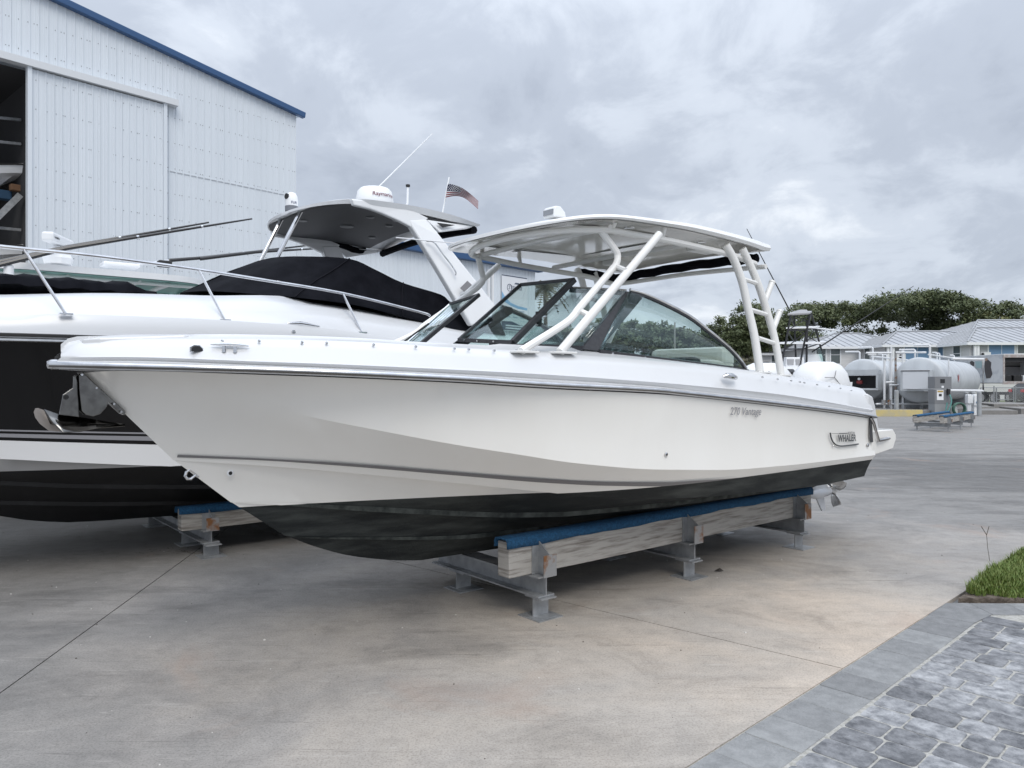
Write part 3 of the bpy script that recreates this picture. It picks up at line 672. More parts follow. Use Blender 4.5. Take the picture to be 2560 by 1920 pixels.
cw = MB().add(cn, [(0, 1, 2, 3)]).build('centre_window', clearglass, boat, smooth=0, solid=.006)
for a, b, r in ((0, 1, .02), (1, 2, .021), (2, 3, .032), (3, 0, .024)): MB().tube([cn[a], cn[b]], r, 4, flat=1.0).build('window_frame', blackframe, cw, smooth=0, bevel=.004)
c = cn[3].lerp(cn[2], .36); MB().box(c + A.d * .03, (.05, .03, .12), A.ax).build('latch', rubber, cw, smooth=0, bevel=.006)
MB().tube([AP(1258, 862, .15), AP(1253, 873, .15)], .012, 8).build('hinge_pin', steel, cw)
for t in (.15, .4, .7): MB().lathe([(.009, 0), (.007, .008)], cn[0].lerp(cn[3], t) - A.d * .02 - Vector((0, 0, .0)), -A.d, 8).build('snap', steel, cw)
# consoles and seats inside
for s_ in (1, -1):
    mb = MB(); mb.prism([A.w(u, .28 * s_, z) for u, z in ((-.02 if s_ > 0 else -.25, 1.4), (-.02 if s_ > 0 else -.25, 1.98), (.3, 2.055), (.72, 2.045), (.8, 1.4))], A.n * .6 * s_); mb.build('console', darkgrey, boat, smooth=0, bevel=.03)
    mb = MB(); A.box(mb, 1.28, 1.75, .30 * s_, .82 * s_, 1.2, 1.75); A.box(mb, 1.62, 1.76, .30 * s_, .82 * s_, 1.7, 1.97); mb.build('helm_seat', darkgrey, boat, smooth=0, bevel=.05)
mb = MB(); A.box(mb, 1.95, 3.15, -.75, .22, 1.2, 1.98); A.box(mb, 2.9, 3.15, -.75, .22, 1.9, 2.12); mb.build('lounge_seat', cream, boat, smooth=0, bevel=.06)
mb = MB(); mb.tube([A.w(.5, -.55, 2.05), A.w(.5, -.55, 2.13)], .05, 12); mb.build('compass', rubber, boat)
mb = MB(); ring = [A.w(.92 + .05 * math.sin(a), -.55 + .18 * math.cos(a), 1.98 + .17 * math.sin(a)) for a in [i * math.pi / 10 for i in range(21)]]; mb.tube(ring, .012, 6); mb.tube([ring[0], ring[10]], .012, 6); mb.build('steering_wheel', rubber, boat)
# hardtop
uf = -.045; ua = A.u(1926, .93)
def wT(u): return 1.0 * math.sqrt(max(0, 1 - (1 - min(1, (u - uf) / .7)) ** 3.0)) - .07 * max(0, (u - 1.6) / 1.1) ** 2
ZT = [(-.1, 2.945), (.3, 3.0), (1.0, 3.047), (1.5, 3.067), (2.2, 3.062), (2.8, 3.045)]; ZR = [(-.1, .03), (.5, .036), (1.0, .046), (1.5, .06), (2.2, .072), (2.5, .078), (2.75, .05)]
def hard(f, u, lower):
    w = wT(u); ze = itp(ZT, u) - (itp(ZR, u) if lower else 0); cam_ = (.05 if not lower else .035) * (1 - f * f) * min(1, max(0, (u - uf) * 2))
    return A.w(u, w * f, ze + cam_)
US = [uf + (ua - uf) * (i / 40) ** 1.7 for i in range(41)]; FS = [math.sin(lerp(-math.pi / 2, math.pi / 2, j / 18)) for j in range(19)]
tops = [[hard(f * .962, u, False) for f in FS] for u in US]; bots = [[hard(f * .985, u, True) for f in reversed(FS)] for u in US]
rimp = lambda u, s_: hard(s_, u, False).lerp(hard(s_, u, True), .62)
rimq = lambda u, s_: hard(.988 * s_, u, False).lerp(hard(.988 * s_, u, True), .18)
ring = [t + [rimq(u, 1), rimp(u, 1)] + b + [rimp(u, -1), rimq(u, -1)] for t, b, u in zip(tops, bots, US)]
MB_l = [[hard(f * .95, lerp(uf + .02, ua - .03, i / 30), True) + Vector((0, 0, -.004)) for f in FS] for i in range(31)]
mb = MB().grid(ring, wrap=True); n = len(ring[0]); mb.f.append(tuple(range(n))); mb.f.append(tuple(40 * n + j for j in range(n)))
ht = mb.build('hardtop', mat('hardtop_gelcoat', (.83, .83, .82), .16, coat=.4), boat, smooth=40)
MB().grid(MB_l).build('headliner', mat('cream_liner', (.74, .715, .66), .12, coat=.5), ht, smooth=60)
def under(u, f): return hard(f, u, True)
# raised moulding ring and hatch seam under the top
for s_ in (1,):
    lp = [(.28, -.45), (.28, .45), (.4, .62), (1.5, .62), (1.62, .5), (1.62, -.5), (1.5, -.62), (.4, -.62)]
    MB().tube(spline([under(u, f) + Vector((0, 0, -.002)) for u, f in lp], 4, True) + [under(*lp[0]) + Vector((0, 0, -.002))], .006, 5).build('hatch_seam', mat('seam', (.25, .25, .24), .6), ht)
    for u, f in ((.9, .72), (1.9, .7), (1.9, -.7), (.9, -.72)):
        MB().lathe([(.045, 0), (.045, -.012), (.03, -.016)], under(u, f) + Vector((0, 0, .004)), (0, 0, 1), 16).build('dome_light', steel, ht)
    for u, v0 in ((2.15, .55), (2.15, -.55)):
        MB().box(under(u, v0) + Vector((0, 0, -.02)), (.3, .18, .05), A.ax).build('speaker_box', powder, ht, smooth=0, bevel=.01)
path = spline([hard(-.96, 2.0, True), hard(-.96, 2.3, True), hard(-.93, 2.55, True), hard(-.6, 2.63, True), hard(0, 2.66, True), hard(.6, 2.63, True), hard(.88, 2.58, True)], 5)
path = [p + Vector((0, 0, -.065 + .006 * math.sin(i * 1.9))) for i, p in enumerate(path)]
MB().tube(path, [.04] + [.047] * (len(path) - 2) + [.045], 8, flat=.7).build('rolled_curtain', canvas, ht)
lu = A.u(1385, .45); lc = A.w(lu, .45, 3.095)
mb = MB(); mb.prism([lc + A.d * a + Vector((0, 0, b)) - A.n * .065 for a, b in ((-.06, -.045), (-.055, .025), (-.04, .04), (.015, .042), (.065, 0), (.075, -.045))], A.n * .13); o = mb.build('spotlight', whitep, ht, smooth=0, bevel=.012)
MB().box(lc + A.d * -.06 + Vector((0, 0, -.008)), (.012, .11, .042), A.ax).build('lens', mat('lens', (.35, .36, .38), .08, .6), o, smooth=0)
# hardtop frame
RT = .030
def mir(ps): return [A.w(u, -v, z) for u, v, z in ps]
def fwd(ps): return [A.w(u, v, z) for u, v, z in ps]
Q = A.q
leg1 = [Q(1303, 878, 1.085), Q(1330, 861, 1.08), Q(1412, 809, 1.03), Q(1436, 787, 1.01), Q(1450, 768, 1.0), Q(1525, 680, .90), Q(1540, 661, .88), Q(1544, 643, .86), Q(1538, 625, .85), Q(1502, 577, .79)]
leg2 = [Q(1400, 880, 1.10), Q(1648, 586, 1.012)]
rail = [Q(1888, 660, .90), Q(1830, 638, .90), Q(1742, 617, .90), Q(1655, 598, .89), Q(1605, 590, .86), Q(1530, 577, .82), (.46, .79, 2.925), (.34, .69, 2.925), (.24, .50, 2.93), (.19, .25, 2.935)]
leg3 = [Q(1814, 612, .93), Q(1835, 650, .95), Q(1856, 707, .98), Q(1871, 775, 1.01), Q(1886, 840, 1.05), Q(1900, 930, 1.10)]
leg4 = [Q(1856, 622, .93), Q(1874, 660, .95), Q(1896, 712, .98), Q(1920, 787, 1.01), Q(1938, 853, 1.05), Q(1953, 937, 1.10)]
k1 = [Q(1541, 666, .89), Q(1564, 676, 1.05)]; k2 = [Q(1446, 776, 1.0), Q(1471, 787, 1.06)]
ru = [[Q(1856, 697, .98), Q(1893, 709, .98)], [Q(1876, 774, 1.01), Q(1918, 787, 1.01)], [Q(1895, 845, 1.05), Q(1936, 858, 1.05)]]
rh = [[Q(1931, 704, .98), Q(1908, 764, .98)], [Q(1950, 777, 1.02), Q(1928, 836, 1.02)]]
for fn in (fwd, mir):
    MB().tube(spline(fn(leg1), 5), RT * .92, 10).build('frame_leg', powder, boat); MB().tube(fn(leg2), RT * 1.05, 12).build('frame_leg', powder, boat)
    MB().tube(spline(fn(leg3), 5), RT * 1.22, 12).build('frame_leg', powder, boat); MB().tube(spline(fn(leg4), 5), RT * 1.15, 12).build('frame_leg', powder, boat)
    for k in [k1, k2] + ru: MB().tube(fn(k), RT * .7, 8).build('frame_rung', powder, boat)
    for k in rh:
        a, b = fn(k); o = MB().tube([a, a.lerp(b, .06), a.lerp(b, .07), b], [.030, .030, .026, .026], 14, caps=True).build('rod_holder', powder, boat)
        MB().lathe([(.020, 0), (.020, .003)], a, a - b, 12).build('rod_holder_mouth', rubber, o)
    for (u, v, z) in (leg1[0], leg2[0], leg3[-1], leg4[-1]):
        sg = 1 if fn is fwd else -1; mb = MB(); mb.box(A.w(u + .03, v * sg, z - .004), (.2, .075, .016), A.ax); o = mb.build('leg_base', powder, boat, smooth=0, bevel=.004)
        for du in (-.06, .11): MB().lathe([(.008, 0), (.008, .006)], A.w(u + du, (v + .02) * sg, z + .003), (0, 0, 1), 8).build('bolt', steel, o)
    for px, py, v in ((1655, 598, .89), (1530, 577, .82)):
        u, v, z = Q(px, py, v); sg = 1 if fn is fwd else -1; t = hard(min(.93, v / wT(u) + .08), u, True); t = A.w(u, (v + .03) * sg, t.z); MB().tube([A.w(u, v * sg, z), t], [.012, .022], 8).build('frame_bracket', powder, boat)
full_rail = fwd(rail) + [A.w(.175, .0, 2.937)] + list(reversed(mir(rail)))
MB().tube(spline(full_rail, 5), RT * .9, 10).build('frame_rail', powder, boat)
for uu in (.55, 1.5):
    r0 = [p for p in rail]; zz = min(rail, key=lambda q: abs(q[0] - uu))[2] + .02
    MB().tube([A.w(uu, -.84, zz), A.w(uu, 0, zz + .015), A.w(uu, .84, zz)], RT * .8, 8).build('frame_crossbar', powder, boat)
MB().tube(spline([A.w(2.2, -.92, 2.86), A.w(2.52, -.9, 2.85), A.w(2.62, -.5, 2.865), A.w(2.66, 0, 2.875), A.w(2.62, .9, 2.84)], 5), RT * .8, 8).build('frame_crossbar', powder, boat)
MB().tube([AP(1867, 575, -.6), AP(1972, 770, -.6)], .006, 6).build('whip_antenna', blackp, boat) if False else None
# outboards
def ring_se(c, a, b, e=2.6, n=20, tilt=0):
    out = []
    for i in range(n):
        t = 2 * math.pi * i / n; ct, st = math.cos(t), math.sin(t)
        out.append(c + A.d * (a * math.copysign(abs(ct) ** (2 / e), ct)) + A.n * (b * math.copysign(abs(st) ** (2 / e), st)))
    return out
cowlm = mat('cowl_white', (.74, .745, .75), .45, coat=.1); lum = mat('lower_unit', (.62, .63, .65), .3, .2, coat=.3)
for v0, side in ((.36, 'port'), (-.36, 'starboard')):
    uc = 4.62; eng = bpy.data.objects.new('outboard_engine', None); col.objects.link(eng); eng.location = A.w(uc, v0, .3)
    tag(eng, 'white outboard engine at the nearest boat\'s stern, the ' + ('right' if v0 > 0 else 'left') + ' one of the pair', 'outboard', 'outboards of the nearest boat')
    prof = [(1.30, .26, .16, 0), (1.42, .37, .235, .0), (1.58, .415, .255, .0), (1.74, .41, .25, .01), (1.86, .36, .225, .02), (1.945, .27, .175, .02), (1.985, .17, .11, .02)]
    MB_ = MB().grid([ring_se(A.w(uc + o, v0, z), a, b, 3.0) for z, a, b, o in prof], wrap=True); nn = len(MB_.v); MB_.f.append(tuple(range(nn - 20, nn))); MB_.f.append(tuple(range(20)))
    cw_ = MB_.build('cowl', cowlm, eng, smooth=30)
    for sg in (1, -1):
        f = lambda a, z: A.w(uc + a, v0 + sg * .262, z)
        for pl in ([(-.34, 1.80), (-.12, 1.80)], [(-.12, 1.80), (.25, 1.55)], [(-.12, 1.80), (-.05, 1.88)]):
            MB().tube([A.w(uc + a, v0 + sg * (.256 if z < 1.78 else .245 if z < 1.84 else .225), z) for a, z in pl], .004, 5).build('cowl_seam', midgrey, cw_)
    mid_ = [(1.32, .22, .14, 0), (1.0, .18, .10, -.02), (.80, .15, .07, -.02), (.66, .17, .05, 0)]
    m2 = MB().grid([ring_se(A.w(uc + o, v0, z), a, b, 2.2) for z, a, b, o in mid_], wrap=True); m2.f.append(tuple(range(20))); m2.f.append(tuple(range(60, 80))); m2.build('midsection', lum, eng)
    mb = MB(); A.box(mb, UT - .05, uc - .15, v0 - .14, v0 + .14, .95, 1.45); mb.build('transom_bracket', blackp, eng, smooth=0, bevel=.02)
    mb = MB(); mb.box(A.w(uc + .04, v0, .70), (.5, .2, .018), A.ax); mb.build('cavitation_plate', lum, eng, smooth=0, bevel=.006)
    low = [(.70, .15, .045, 0), (.58, .15, .04, 0), (.50, .17, .05, .01)]
    mb = MB().grid([ring_se(A.w(uc + o, v0, z), a, b, 2.0) for z, a, b, o in low], wrap=True); mb.build('leg', lum, eng)
    mb = MB(); mb.lathe([(.012, -.27), (.045, -.23), (.066, -.12), (.07, 0), (.062, .12), (.05, .2)], A.w(uc, v0, .46), A.d, 20); mb.build('gearcase', lum, eng)
    mb = MB(); mb.prism([A.w(uc + a, v0 - .008, z) for a, z in ((-.10, .42), (.08, .42), (.13, .25), (.05, .235))], A.n * .016); mb.build('skeg', lum, eng, smooth=0)
    mb = MB(); mb.lathe([(.045, .2), (.05, .28), (.035, .36), (.02, .38)], A.w(uc, v0, .46), A.d, 16); pr = mb.build('propeller', mat('prop_steel', (.6, .6, .6), .25, .9), eng)
    for k in range(3):
        th = k * 2.094 + .9; e1 = A.n * math.cos(th) + Vector((0, 0, math.sin(th))); e2 = A.d.cross(e1); c0 = A.w(uc + .28, v0, .46); rows = []
        for r_ in (.04, .09, .14, .175, .19):
            wd = .05 + .05 * math.sin(min(1, r_ / .19) * math.pi * .85); pt = .9 - r_ * 2.5
            rows.append([c0 + e1 * r_ + (e2 * math.cos(pt) + A.d * math.sin(pt)) * wd * t for t in (-1, -.5, 0, .5, 1)])
        MB().grid(rows).build('blade', MATS['prop_steel'], pr, smooth=60, solid=.008)
# ------------------------------------------------------------------ anchor hanging in the bow roller
K = lambda px, py, v=0.0: A.p(px, py, v)
mb = MB(); st_ = [(203, 930), (258, 985), (312, 1037)]
br_ = bpy.data.objects.new('bow_roller', None); col.objects.link(br_); br_.parent = boat; br_.location = Vector((0, 0, 0))
for sg in (.045, -.045):
    pl = [(197, 938), (214, 938), (274, 1000), (264, 1020), (250, 1035), (232, 1041), (215, 1037), (204, 1027), (199, 985)]
    u_ = [A.u(px, 0) for px, py in pl]
    MB().prism([A.w(A.u(px, .045), sg, A.z(A.u(px, .045), .045, py)) for px, py in pl], A.n * .006).build('cheek_plate', dsteel, br_, smooth=0, bevel=.002)
MB().prism([A.p(px, py, .03) for px, py in ((196, 931), (206, 930), (315, 1030), (312, 1038), (300, 1033))], A.n * -.06).build('stem_plate', dsteel, br_, smooth=0, bevel=.003)
for px, py in ((205, 937), (241, 970), (285, 1010), (303, 1030)):
    MB().lathe([(.008, 0), (.006, .006)], A.p(px, py, .052), A.n, 10).build('bolt', steel, br_)
MB().lathe([(.03, -.04), (.018, 0), (.03, .04)], A.p(230, 1012, 0), A.n, 16).build('roller', rubber, br_)
anchor = thing('plow_anchor', 'polished stainless plow anchor hanging under the nearest boat\'s bow', 'anchor', A.p(155, 1081, 0))
MB().prism([A.p(px, py, .012) for px, py in ((147, 1037), (157, 987), (182, 970), (183, 942), (189, 938), (196, 960), (198, 1043))], A.n * -.024).build('shank', dsteel, anchor, smooth=0, bevel=.003)
MB().lathe([(.014, -.002), (.014, .002)], A.p(165, 993, .0135), A.n, 14).build('shank_hole', rubber, anchor)
ridge = [A.p(110, 1024, 0), A.p(147, 1037, 0), A.p(198, 1043, 0), A.p(240, 1050, 0), A.p(312, 1061, 0)]
for sg in (1, -1):
    edge = []
    for (px, py), v in zip(((156, 1081), (160, 1081), (200, 1079), (240, 1071), (312, 1061)), (.13, .14, .10, .05, .002)):
        u, _, z = A.q(px, py, v); edge.append(A.w(u - .0, v * sg, z))
    MB().grid([ridge, [a.lerp(b, .5) - Vector((0, 0, .01)) for a, b in zip(ridge, edge)], edge]).build('fluke', dsteel, anchor, smooth=25, solid=.006)
MB().prism([A.p(px, py, -.09) for px, py in ((84, 1030), (88, 1021), (95, 1020), (112, 1026), (126, 1044), (156, 1080), (121, 1076), (100, 1060), (88, 1044))], A.n * .008).build('fluke_wing', mat('dull_stainless', (.42, .38, .35), .35, .8), anchor, smooth=0)
# bow eye
c = A.p(470, 1183, 0); ring = [c + A.d * (-.035 * math.cos(a)) + Vector((0, 0, .035 * math.sin(a))) for a in [R(x) for x in range(-110, 111, 20)]]
MB().tube([A.p(492, 1186, 0)] + [A.p(*p, 0) for p in ((474, 1174), (466, 1180), (463, 1190), (468, 1197), (477, 1197), (488, 1188))] + [A.p(496, 1192, 0)], .009, 8).build('bow_eye', steel, boat)
# ------------------------------------------------------------------ stands
def stand(fr, us, vb, u0, u1, hf, hc, hw, label, group, foot_v, tilt=0.0, th=.135):
    root = thing('boat_stand', label, 'boat stand', fr.w(us[0], 0, 0), group)
    up = Vector((0, 0, 1))
    for u in us:
        mb = MB(); ibeam(mb, fr.w(u, -(vb + .16), hf), fr.w(u, vb + .16, hf), hc, .16); mb.build('cross_beam', galv, root, smooth=0)
        for v in foot_v:
            mb = MB(); ibeam(mb, fr.w(u - .075, v, 0), fr.w(u + .075, v, 0), hf - .002, .19, .011); mb.build('foot', galv, root, smooth=0)
            mb = MB(); mb.box(fr.w(u, v, .004), (.24, .24, .008), fr.ax); mb.build('foot_plate', galv, root, smooth=0)
        for s_ in (1, -1):
            z0 = hf + hc + .003; v1 = (vb + th / 2) * s_
            mb = MB(); mb.box(fr.w(u, v1 + .006 * s_, z0 + hw * .47), (.13, .008, hw * .94), fr.ax); mb.build('bracket_plate', galv, root, smooth=0)
            mb = MB(); mb.prism([fr.w(u - .004, v1 + a * s_, z0 + b) for a, b in ((.01, 0), (.13, 0), (.13, hw * .60), (.01, hw * .93))], fr.d * .008); mb.build('gusset', galv, root, smooth=0)
            mb = MB(); mb.box(fr.w(u, v1 + .134 * s_, z0 + hw * .30), (.125, .008, hw * .62), fr.ax); mb.build('bracket_end', rust, root, smooth=0)
    for s_ in (1, -1):
        z0 = hf + hc + .004; nseg = 12; mb = MB(); rows = []
        for i in range(nseg + 1):
            u = lerp(u0, u1, i / nseg); dz = tilt * (u - u0)
            rows.append([fr.w(u, (vb + a * th / 2) * s_, z0 + b * hw + dz + (random.uniform(-.002, .002))) for a, b in ((-1, 0), (1, 0), (1, 1), (-1, 1))])
        mb.grid(rows, wrap=True); mb.f += [(0, 1, 2, 3), tuple(nseg * 4 + j for j in range(4))]
        mb.build('bunk_timber', wood, root, smooth=0, bevel=.008)
        rows = []; 
        for i in range(31):
            u = lerp(u0 - .025, u1 + .02, i / 30); dz = tilt * (u - u0); drop = .042 + .006 * math.sin(i * .9) + random.uniform(-.005, .005)
            prof = [(-1.12, -drop), (-1.12, .0), (-.9, .022), (0, .027), (.9, .022), (1.12, .0), (1.12, -drop)]
            rows.append([fr.w(u, (vb + a * th / 2) * s_, z0 + hw + b + dz) for a, b in prof])
        mb = MB().grid(rows); mb.build('carpet_cover', carpet, root, smooth=60, solid=.012)
    return root
stand(A, (0, 1.79, 3.66), .545, -.28, 3.97, .158, .155, .262, 'galvanised boat stand with timber bunks in blue carpet under the nearest boat', 'boat stands', (.64, -.34), 0.0)
# ------------------------------------------------------------------ cruiser behind
B = Frame((A.c + A.n * -4.0).to_2d(), A.d.to_2d())
crz = thing('cabin_cruiser', 'large cabin cruiser with black hull side and black canvas cover, behind the nearest boat', 'boat', B.w(0, 0, 0))
NB = 60
def brow(tr, vf, u0=-6.4, u1=5.2):
    out = []
    for i in range(NB + 1):
        u = lerp(u0, u1, i / NB); v = vf(u); out.append(Vector((u, v, B.z(u, v, itp(tr, B.px(u, v))) if u > -3.6 else 0)))
    # forward of the frame: carry the sheer on smoothly to the bow
    k = next(i for i, p in enumerate(out) if p.z != 0); sl = (out[k + 1].z - out[k].z) / (out[k + 1].x - out[k].x)
    for i in range(k): out[i].z = out[k].z + max(-.06, min(.06, sl)) * (out[i].x - out[k].x)
    return out
def bow_up(r, zt, us, ue):
    for p in r:
        if p.x < us: t = min(1, (us - p.x) / (us - ue)); p.z = lerp(p.z, zt, t ** 1.7); p.y *= max(0, 1 - t ** 2.2)
    return r
w2 = lambda m, o, L, p, q: (lambda u: m * gfun(u + o, L, p, q))
sE = brow([(0, 850), (250, 857), (462, 864), (800, 886)], w2(1.70, 6.3, 5.2, 2.3, .75))
sC = brow([(0, 1147), (200, 1157), (432, 1166), (640, 1170)], w2(1.50, 5.4, 4.2, 2.0, 1)); sC = bow_up(sC, 1.6, -3.4, -5.6)
sS = brow([(0, 1213), (225, 1221), (420, 1222), (640, 1222)], w2(1.0, 4.6, 4.0, 1.8, 1)); sS = bow_up(sS, 1.4, -3.2, -5.0)
sT = brow([(0, 1262), (250, 1265), (420, 1263), (640, 1260)], w2(.55, 4.2, 4.0, 1.8, 1)); sT = bow_up(sT, 1.2, -3.0, -4.6)
sK = brow([(0, 1290), (75, 1301), (165, 1306), (250, 1302), (365, 1294), (520, 1284)], lambda u: 0.0); sK = bow_up(sK, 1.8, -2.9, -5.9)
BW = lambda r: [B.w(p.x, p.y, p.z) for p in r]
pt = [sE, mid(sE, sC, .3, -.03), mid(sE, sC, .6, -.035), mid(sE, sC, .85, -.02), sC, step_in(sC, .08, .0), up_(sS, .04), sS, step_in(sS, .08, .0), up_(sT, .04), sT, step_in(sT, .08, .0), sK]
fl = pt + [mirror(r) for r in reversed(pt[:-1])]
h2 = MB().grid([BW(r) for r in fl]); h2.f.append(tuple(i * (NB + 1) + NB for i in range(len(fl))))
def uz(px0, py0, px1, py1, v):
    "plane through two traced points, containing the athwartships direction"
    u0, _, z0 = B.q(px0, py0, v); u1, _, z1 = B.q(px1, py1, v); a = B.w(u0, 0, z0); d = (B.w(u1, 0, z1) - a).normalized(); return a, d.cross(B.n).normalized() * (1 if d.cross(B.n).z > 0 else -1)
lines = [uz(0, 1079, 350, 1083, 1.62), uz(0, 1083, 350, 1087, 1.62), uz(0, 1089.5, 367, 1093, 1.62), uz(0, 1099, 367, 1104, 1.62), uz(0, 1107.5, 390, 1114, 1.62), uz(0, 1195, 375, 1167, 1.38)]
black_hull = mat('black_hull', (.004, .004, .005), .10, spec=.35); silver = mat('silver_stripe', (.30, .30, .32), .3); gel2 = mat('cruiser_gelcoat', (.80, .805, .81), .25, coat=.3)
bot2 = mat('black_antifouling', (.012, .012, .013), .55, c2=(.03, .03, .032), nscale=3, lo=.5, hi=.8, bump=.2, bscale=80)
rest = h2
for (co, no), m, nm in zip(lines, (black_hull, silver, black_hull, silver, black_hull, gel2), ('hull_topside', 'hull_stripe', 'hull_band', 'hull_stripe', 'hull_band', 'hull_side')):
    split_plane(rest, co, no, 1).build(nm, m, crz, smooth=25); rest = split_plane(rest, co, no, -1)
rest.build('hull_bottom', bot2, crz, smooth=25)
vr = w2(1.73, 6.35, 5.2, 2.3, .72)
dR = brow([(0, 837), (250, 844), (462, 851), (800, 872)], vr); d0 = [p + Vector((0, 0, -.045)) for p in dR]; dRi = [p + Vector((0, -.05, .015)) for p in dR]
d1 = brow([(0, 787), (162, 786), (375, 792), (552, 800), (640, 806), (790, 817), (965, 842)], w2(1.64, 6.2, 5.2, 2.3, .75)); d1i = [p + Vector((0, -.03, .008)) for p in d1]
d2 = brow([(0, 747), (125, 743), (300, 748), (537, 760), (640, 756), (790, 768), (1015, 801)], w2(1.36, 6.0, 5.2, 2.3, .8))
d3 = brow([(0, 737), (250, 732.5), (387, 735), (537, 739), (640, 738), (732, 742), (748, 750), (865, 768), (1027, 797)], w2(1.20, 5.8, 5.2, 2.3, .8))
d4 = [Vector((p.x, 0, max(p.z + .02, q.z))) for p, q in zip(d3, d3)]
dp = [d0, dR, dRi, mid(dRi, d1, .5, .025), d1, d1i, mid(d1i, d2, .5, .02), d2, d3, d4]; df = dp + [mirror(r) for r in reversed(dp[:-1])]
MB().grid([BW(r) for r in df]).build('deck', mat('cruiser_deck', (.64, .65, .665), .28, coat=.2), crz, smooth=40, weld=.0005)
for s_ in (1, -1):
    MB().tube([B.w(p.x, (p.y + .012) * s_, p.z + .004) for p in dR], .014, 6).build('rub_rail_dark_strip', rubber, crz)
    MB().tube([B.w(p.x, (p.y + .008) * s_, p.z - .036) for p in dR], .016, 6).build('rub_rail', steel, crz)
    # bow rail
    rp = [(-150, 600), (0, 616), (60, 622), (250, 641), (487, 673), (640, 697), (857, 733), (1050, 780), (1075, 790)]
    pts = []
    for px, py in rp:
        u, v, z = B.q(px, py, 1.42); pts.append(B.w(u, 1.42 * s_, z))
    rl = MB().tube(spline(pts, 4), .016, 8).build('bow_rail', steel, crz)
    for (ax, ay), (bx, by) in (((60, 624), (165, 786)), ((497, 675), (562, 801)), ((857, 734), (905, 832))):
        a, b = B.q(ax, ay, 1.42), B.q(bx, by, 1.60); MB().tube([B.w(a[0], a[1] * s_, a[2]), B.w(b[0], b[1] * s_, b[2])], .013, 8).build('rail_stanchion', steel, rl)
        MB().box(B.w(b[0], b[1] * s_, b[2] + .004), (.1, .05, .012), B.ax).build('rail_base', steel, rl, smooth=0)
    u, v, z = B.q(762, 813, 1.62); MB().tube([B.w(u - .18, v * s_, z + .01), B.w(u - .05, (v + .02) * s_, z + .02), B.w(u + .15, (v + .02) * s_, z - .005)], [.006, .015, .006], 8).build('deck_cleat', steel, crz)
    u, v, z = B.q(732, 830, 1.66); MB().lathe([(.02, 0), (.02, .012), (.012, .014)], B.w(u, (v + .01) * s_, z), B.n * s_, 14).build('deck_fill', steel, crz)
# sun-pad cover on the foredeck
rows = []
for i in range(25):
    u = lerp(-3.7, -1.66, i / 24); h = .135 * min(1, (i + 1) / 3, (25 - i) / 3.5) + .012 * math.sin(i * 1.3); zb = 2.64
    rows.append([B.w(u, .66 * math.cos(a), zb + h * (max(0, math.sin(a)) ** .45) + .012 * math.sin(i * 2.1 + a * 3)) for a in [math.pi * j / 12 for j in range(13)]])
MB().grid(rows).build('sunpad_cover', canvas, crz, smooth=60)
# windscreen and cockpit cover
topc = [(-.36, 0, 3.20), (-.30, .35, 3.20), (-.12, .70, 3.185), (.31, 1.0, 3.165), (.62, 1.06, 3.06), (.95, 1.12, 2.93), (1.44, 1.2, 2.82), (1.62, 1.24, 2.72), (2.3, 1.26, 2.68)]
botc = [(-1.25, 0, 2.75), (-1.12, .5, 2.73), (-.90, .9, 2.69), (-.46, 1.25, 2.645), (.2, 1.34, 2.60), (.8, 1.36, 2.50), (1.3, 1.38, 2.42), (1.6, 1.40, 2.38), (2.3, 1.4, 2.34)]
T_ = spline(topc, 4); B_ = spline(botc, 4)
def drape(a, b, t, i): return a.lerp(b, t) + Vector((0, -.03 * math.sin(t * math.pi), .018 * math.sin(i * .9 + t * 4) * math.sin(t * math.pi)))
side = [[drape(a, b, t, i) for i, (a, b) in enumerate(zip(T_, B_))] for t in (0, .2, .4, .6, .8, 1)]
near = [[Vector((p.x, 0, p.z + .0)) for p in T_]] + side
nw = [BW(r) for r in near]; fw_ = [BW(mirror(r)) for r in near]
MB().grid(nw).grid(fw_).build('windscreen_cover', canvas, crz, smooth=50, weld=.001)
for s_ in (1, -1):
    for i_ in (12, 20):
        MB().tube([B.w(q.x, (q.y + .012) * s_, q.z + .004) for q in [r[i_] for r in side]], .007, 5).build('cover_seam', mat('canvas_seam', (.012, .012, .016), .9, spec=.1), crz)
# cruiser hardtop on its arch
hz = [(-.2, 3.80), (.3, 3.82), (1.0, 3.84), (1.5, 3.82), (2.1, 3.74)]; u0h = -.08; u1h = 2.03
def wH(u): return 1.22 * math.sqrt(max(0, 1 - (1 - min(1, (u - u0h) / .6)) ** 2.2))
def htop(f, u, low): return B.w(u, wH(u) * f, itp(hz, u) + .13 * (1 - f * f) * min(1, (u - u0h) * 2.5) - (.075 + .05 * (1 - f * f) if low else 0) * min(1, .35 + (u - u0h)) * (1 if u < 1.6 else max(.3, 1 - (u - 1.6) * 1.5)))
US2 = [u0h + (u1h - u0h) * (i / 30) ** 1.6 for i in range(31)]; FS2 = [math.sin(lerp(-math.pi / 2, math.pi / 2, j / 14)) for j in range(15)]
ring = [[htop(f, u, False) for f in FS2] + [htop(f * .97, u, True) for f in reversed(FS2)] for u in US2]
mb = MB().grid(ring, wrap=True); n = 30; mb.f += [tuple(range(n)), tuple(30 * n + j for j in range(n))]
ht2 = mb.build('hardtop', mat('cruiser_top', (.80, .81, .82), .22, coat=.3), crz, smooth=40)
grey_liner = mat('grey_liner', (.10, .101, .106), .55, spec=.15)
MB().grid([[htop(f * .93, lerp(.02, 1.75, i / 14), True) + Vector((0, 0, -.008)) for f in FS2] for i in range(15)]).build('headliner', grey_liner, ht2, smooth=60)
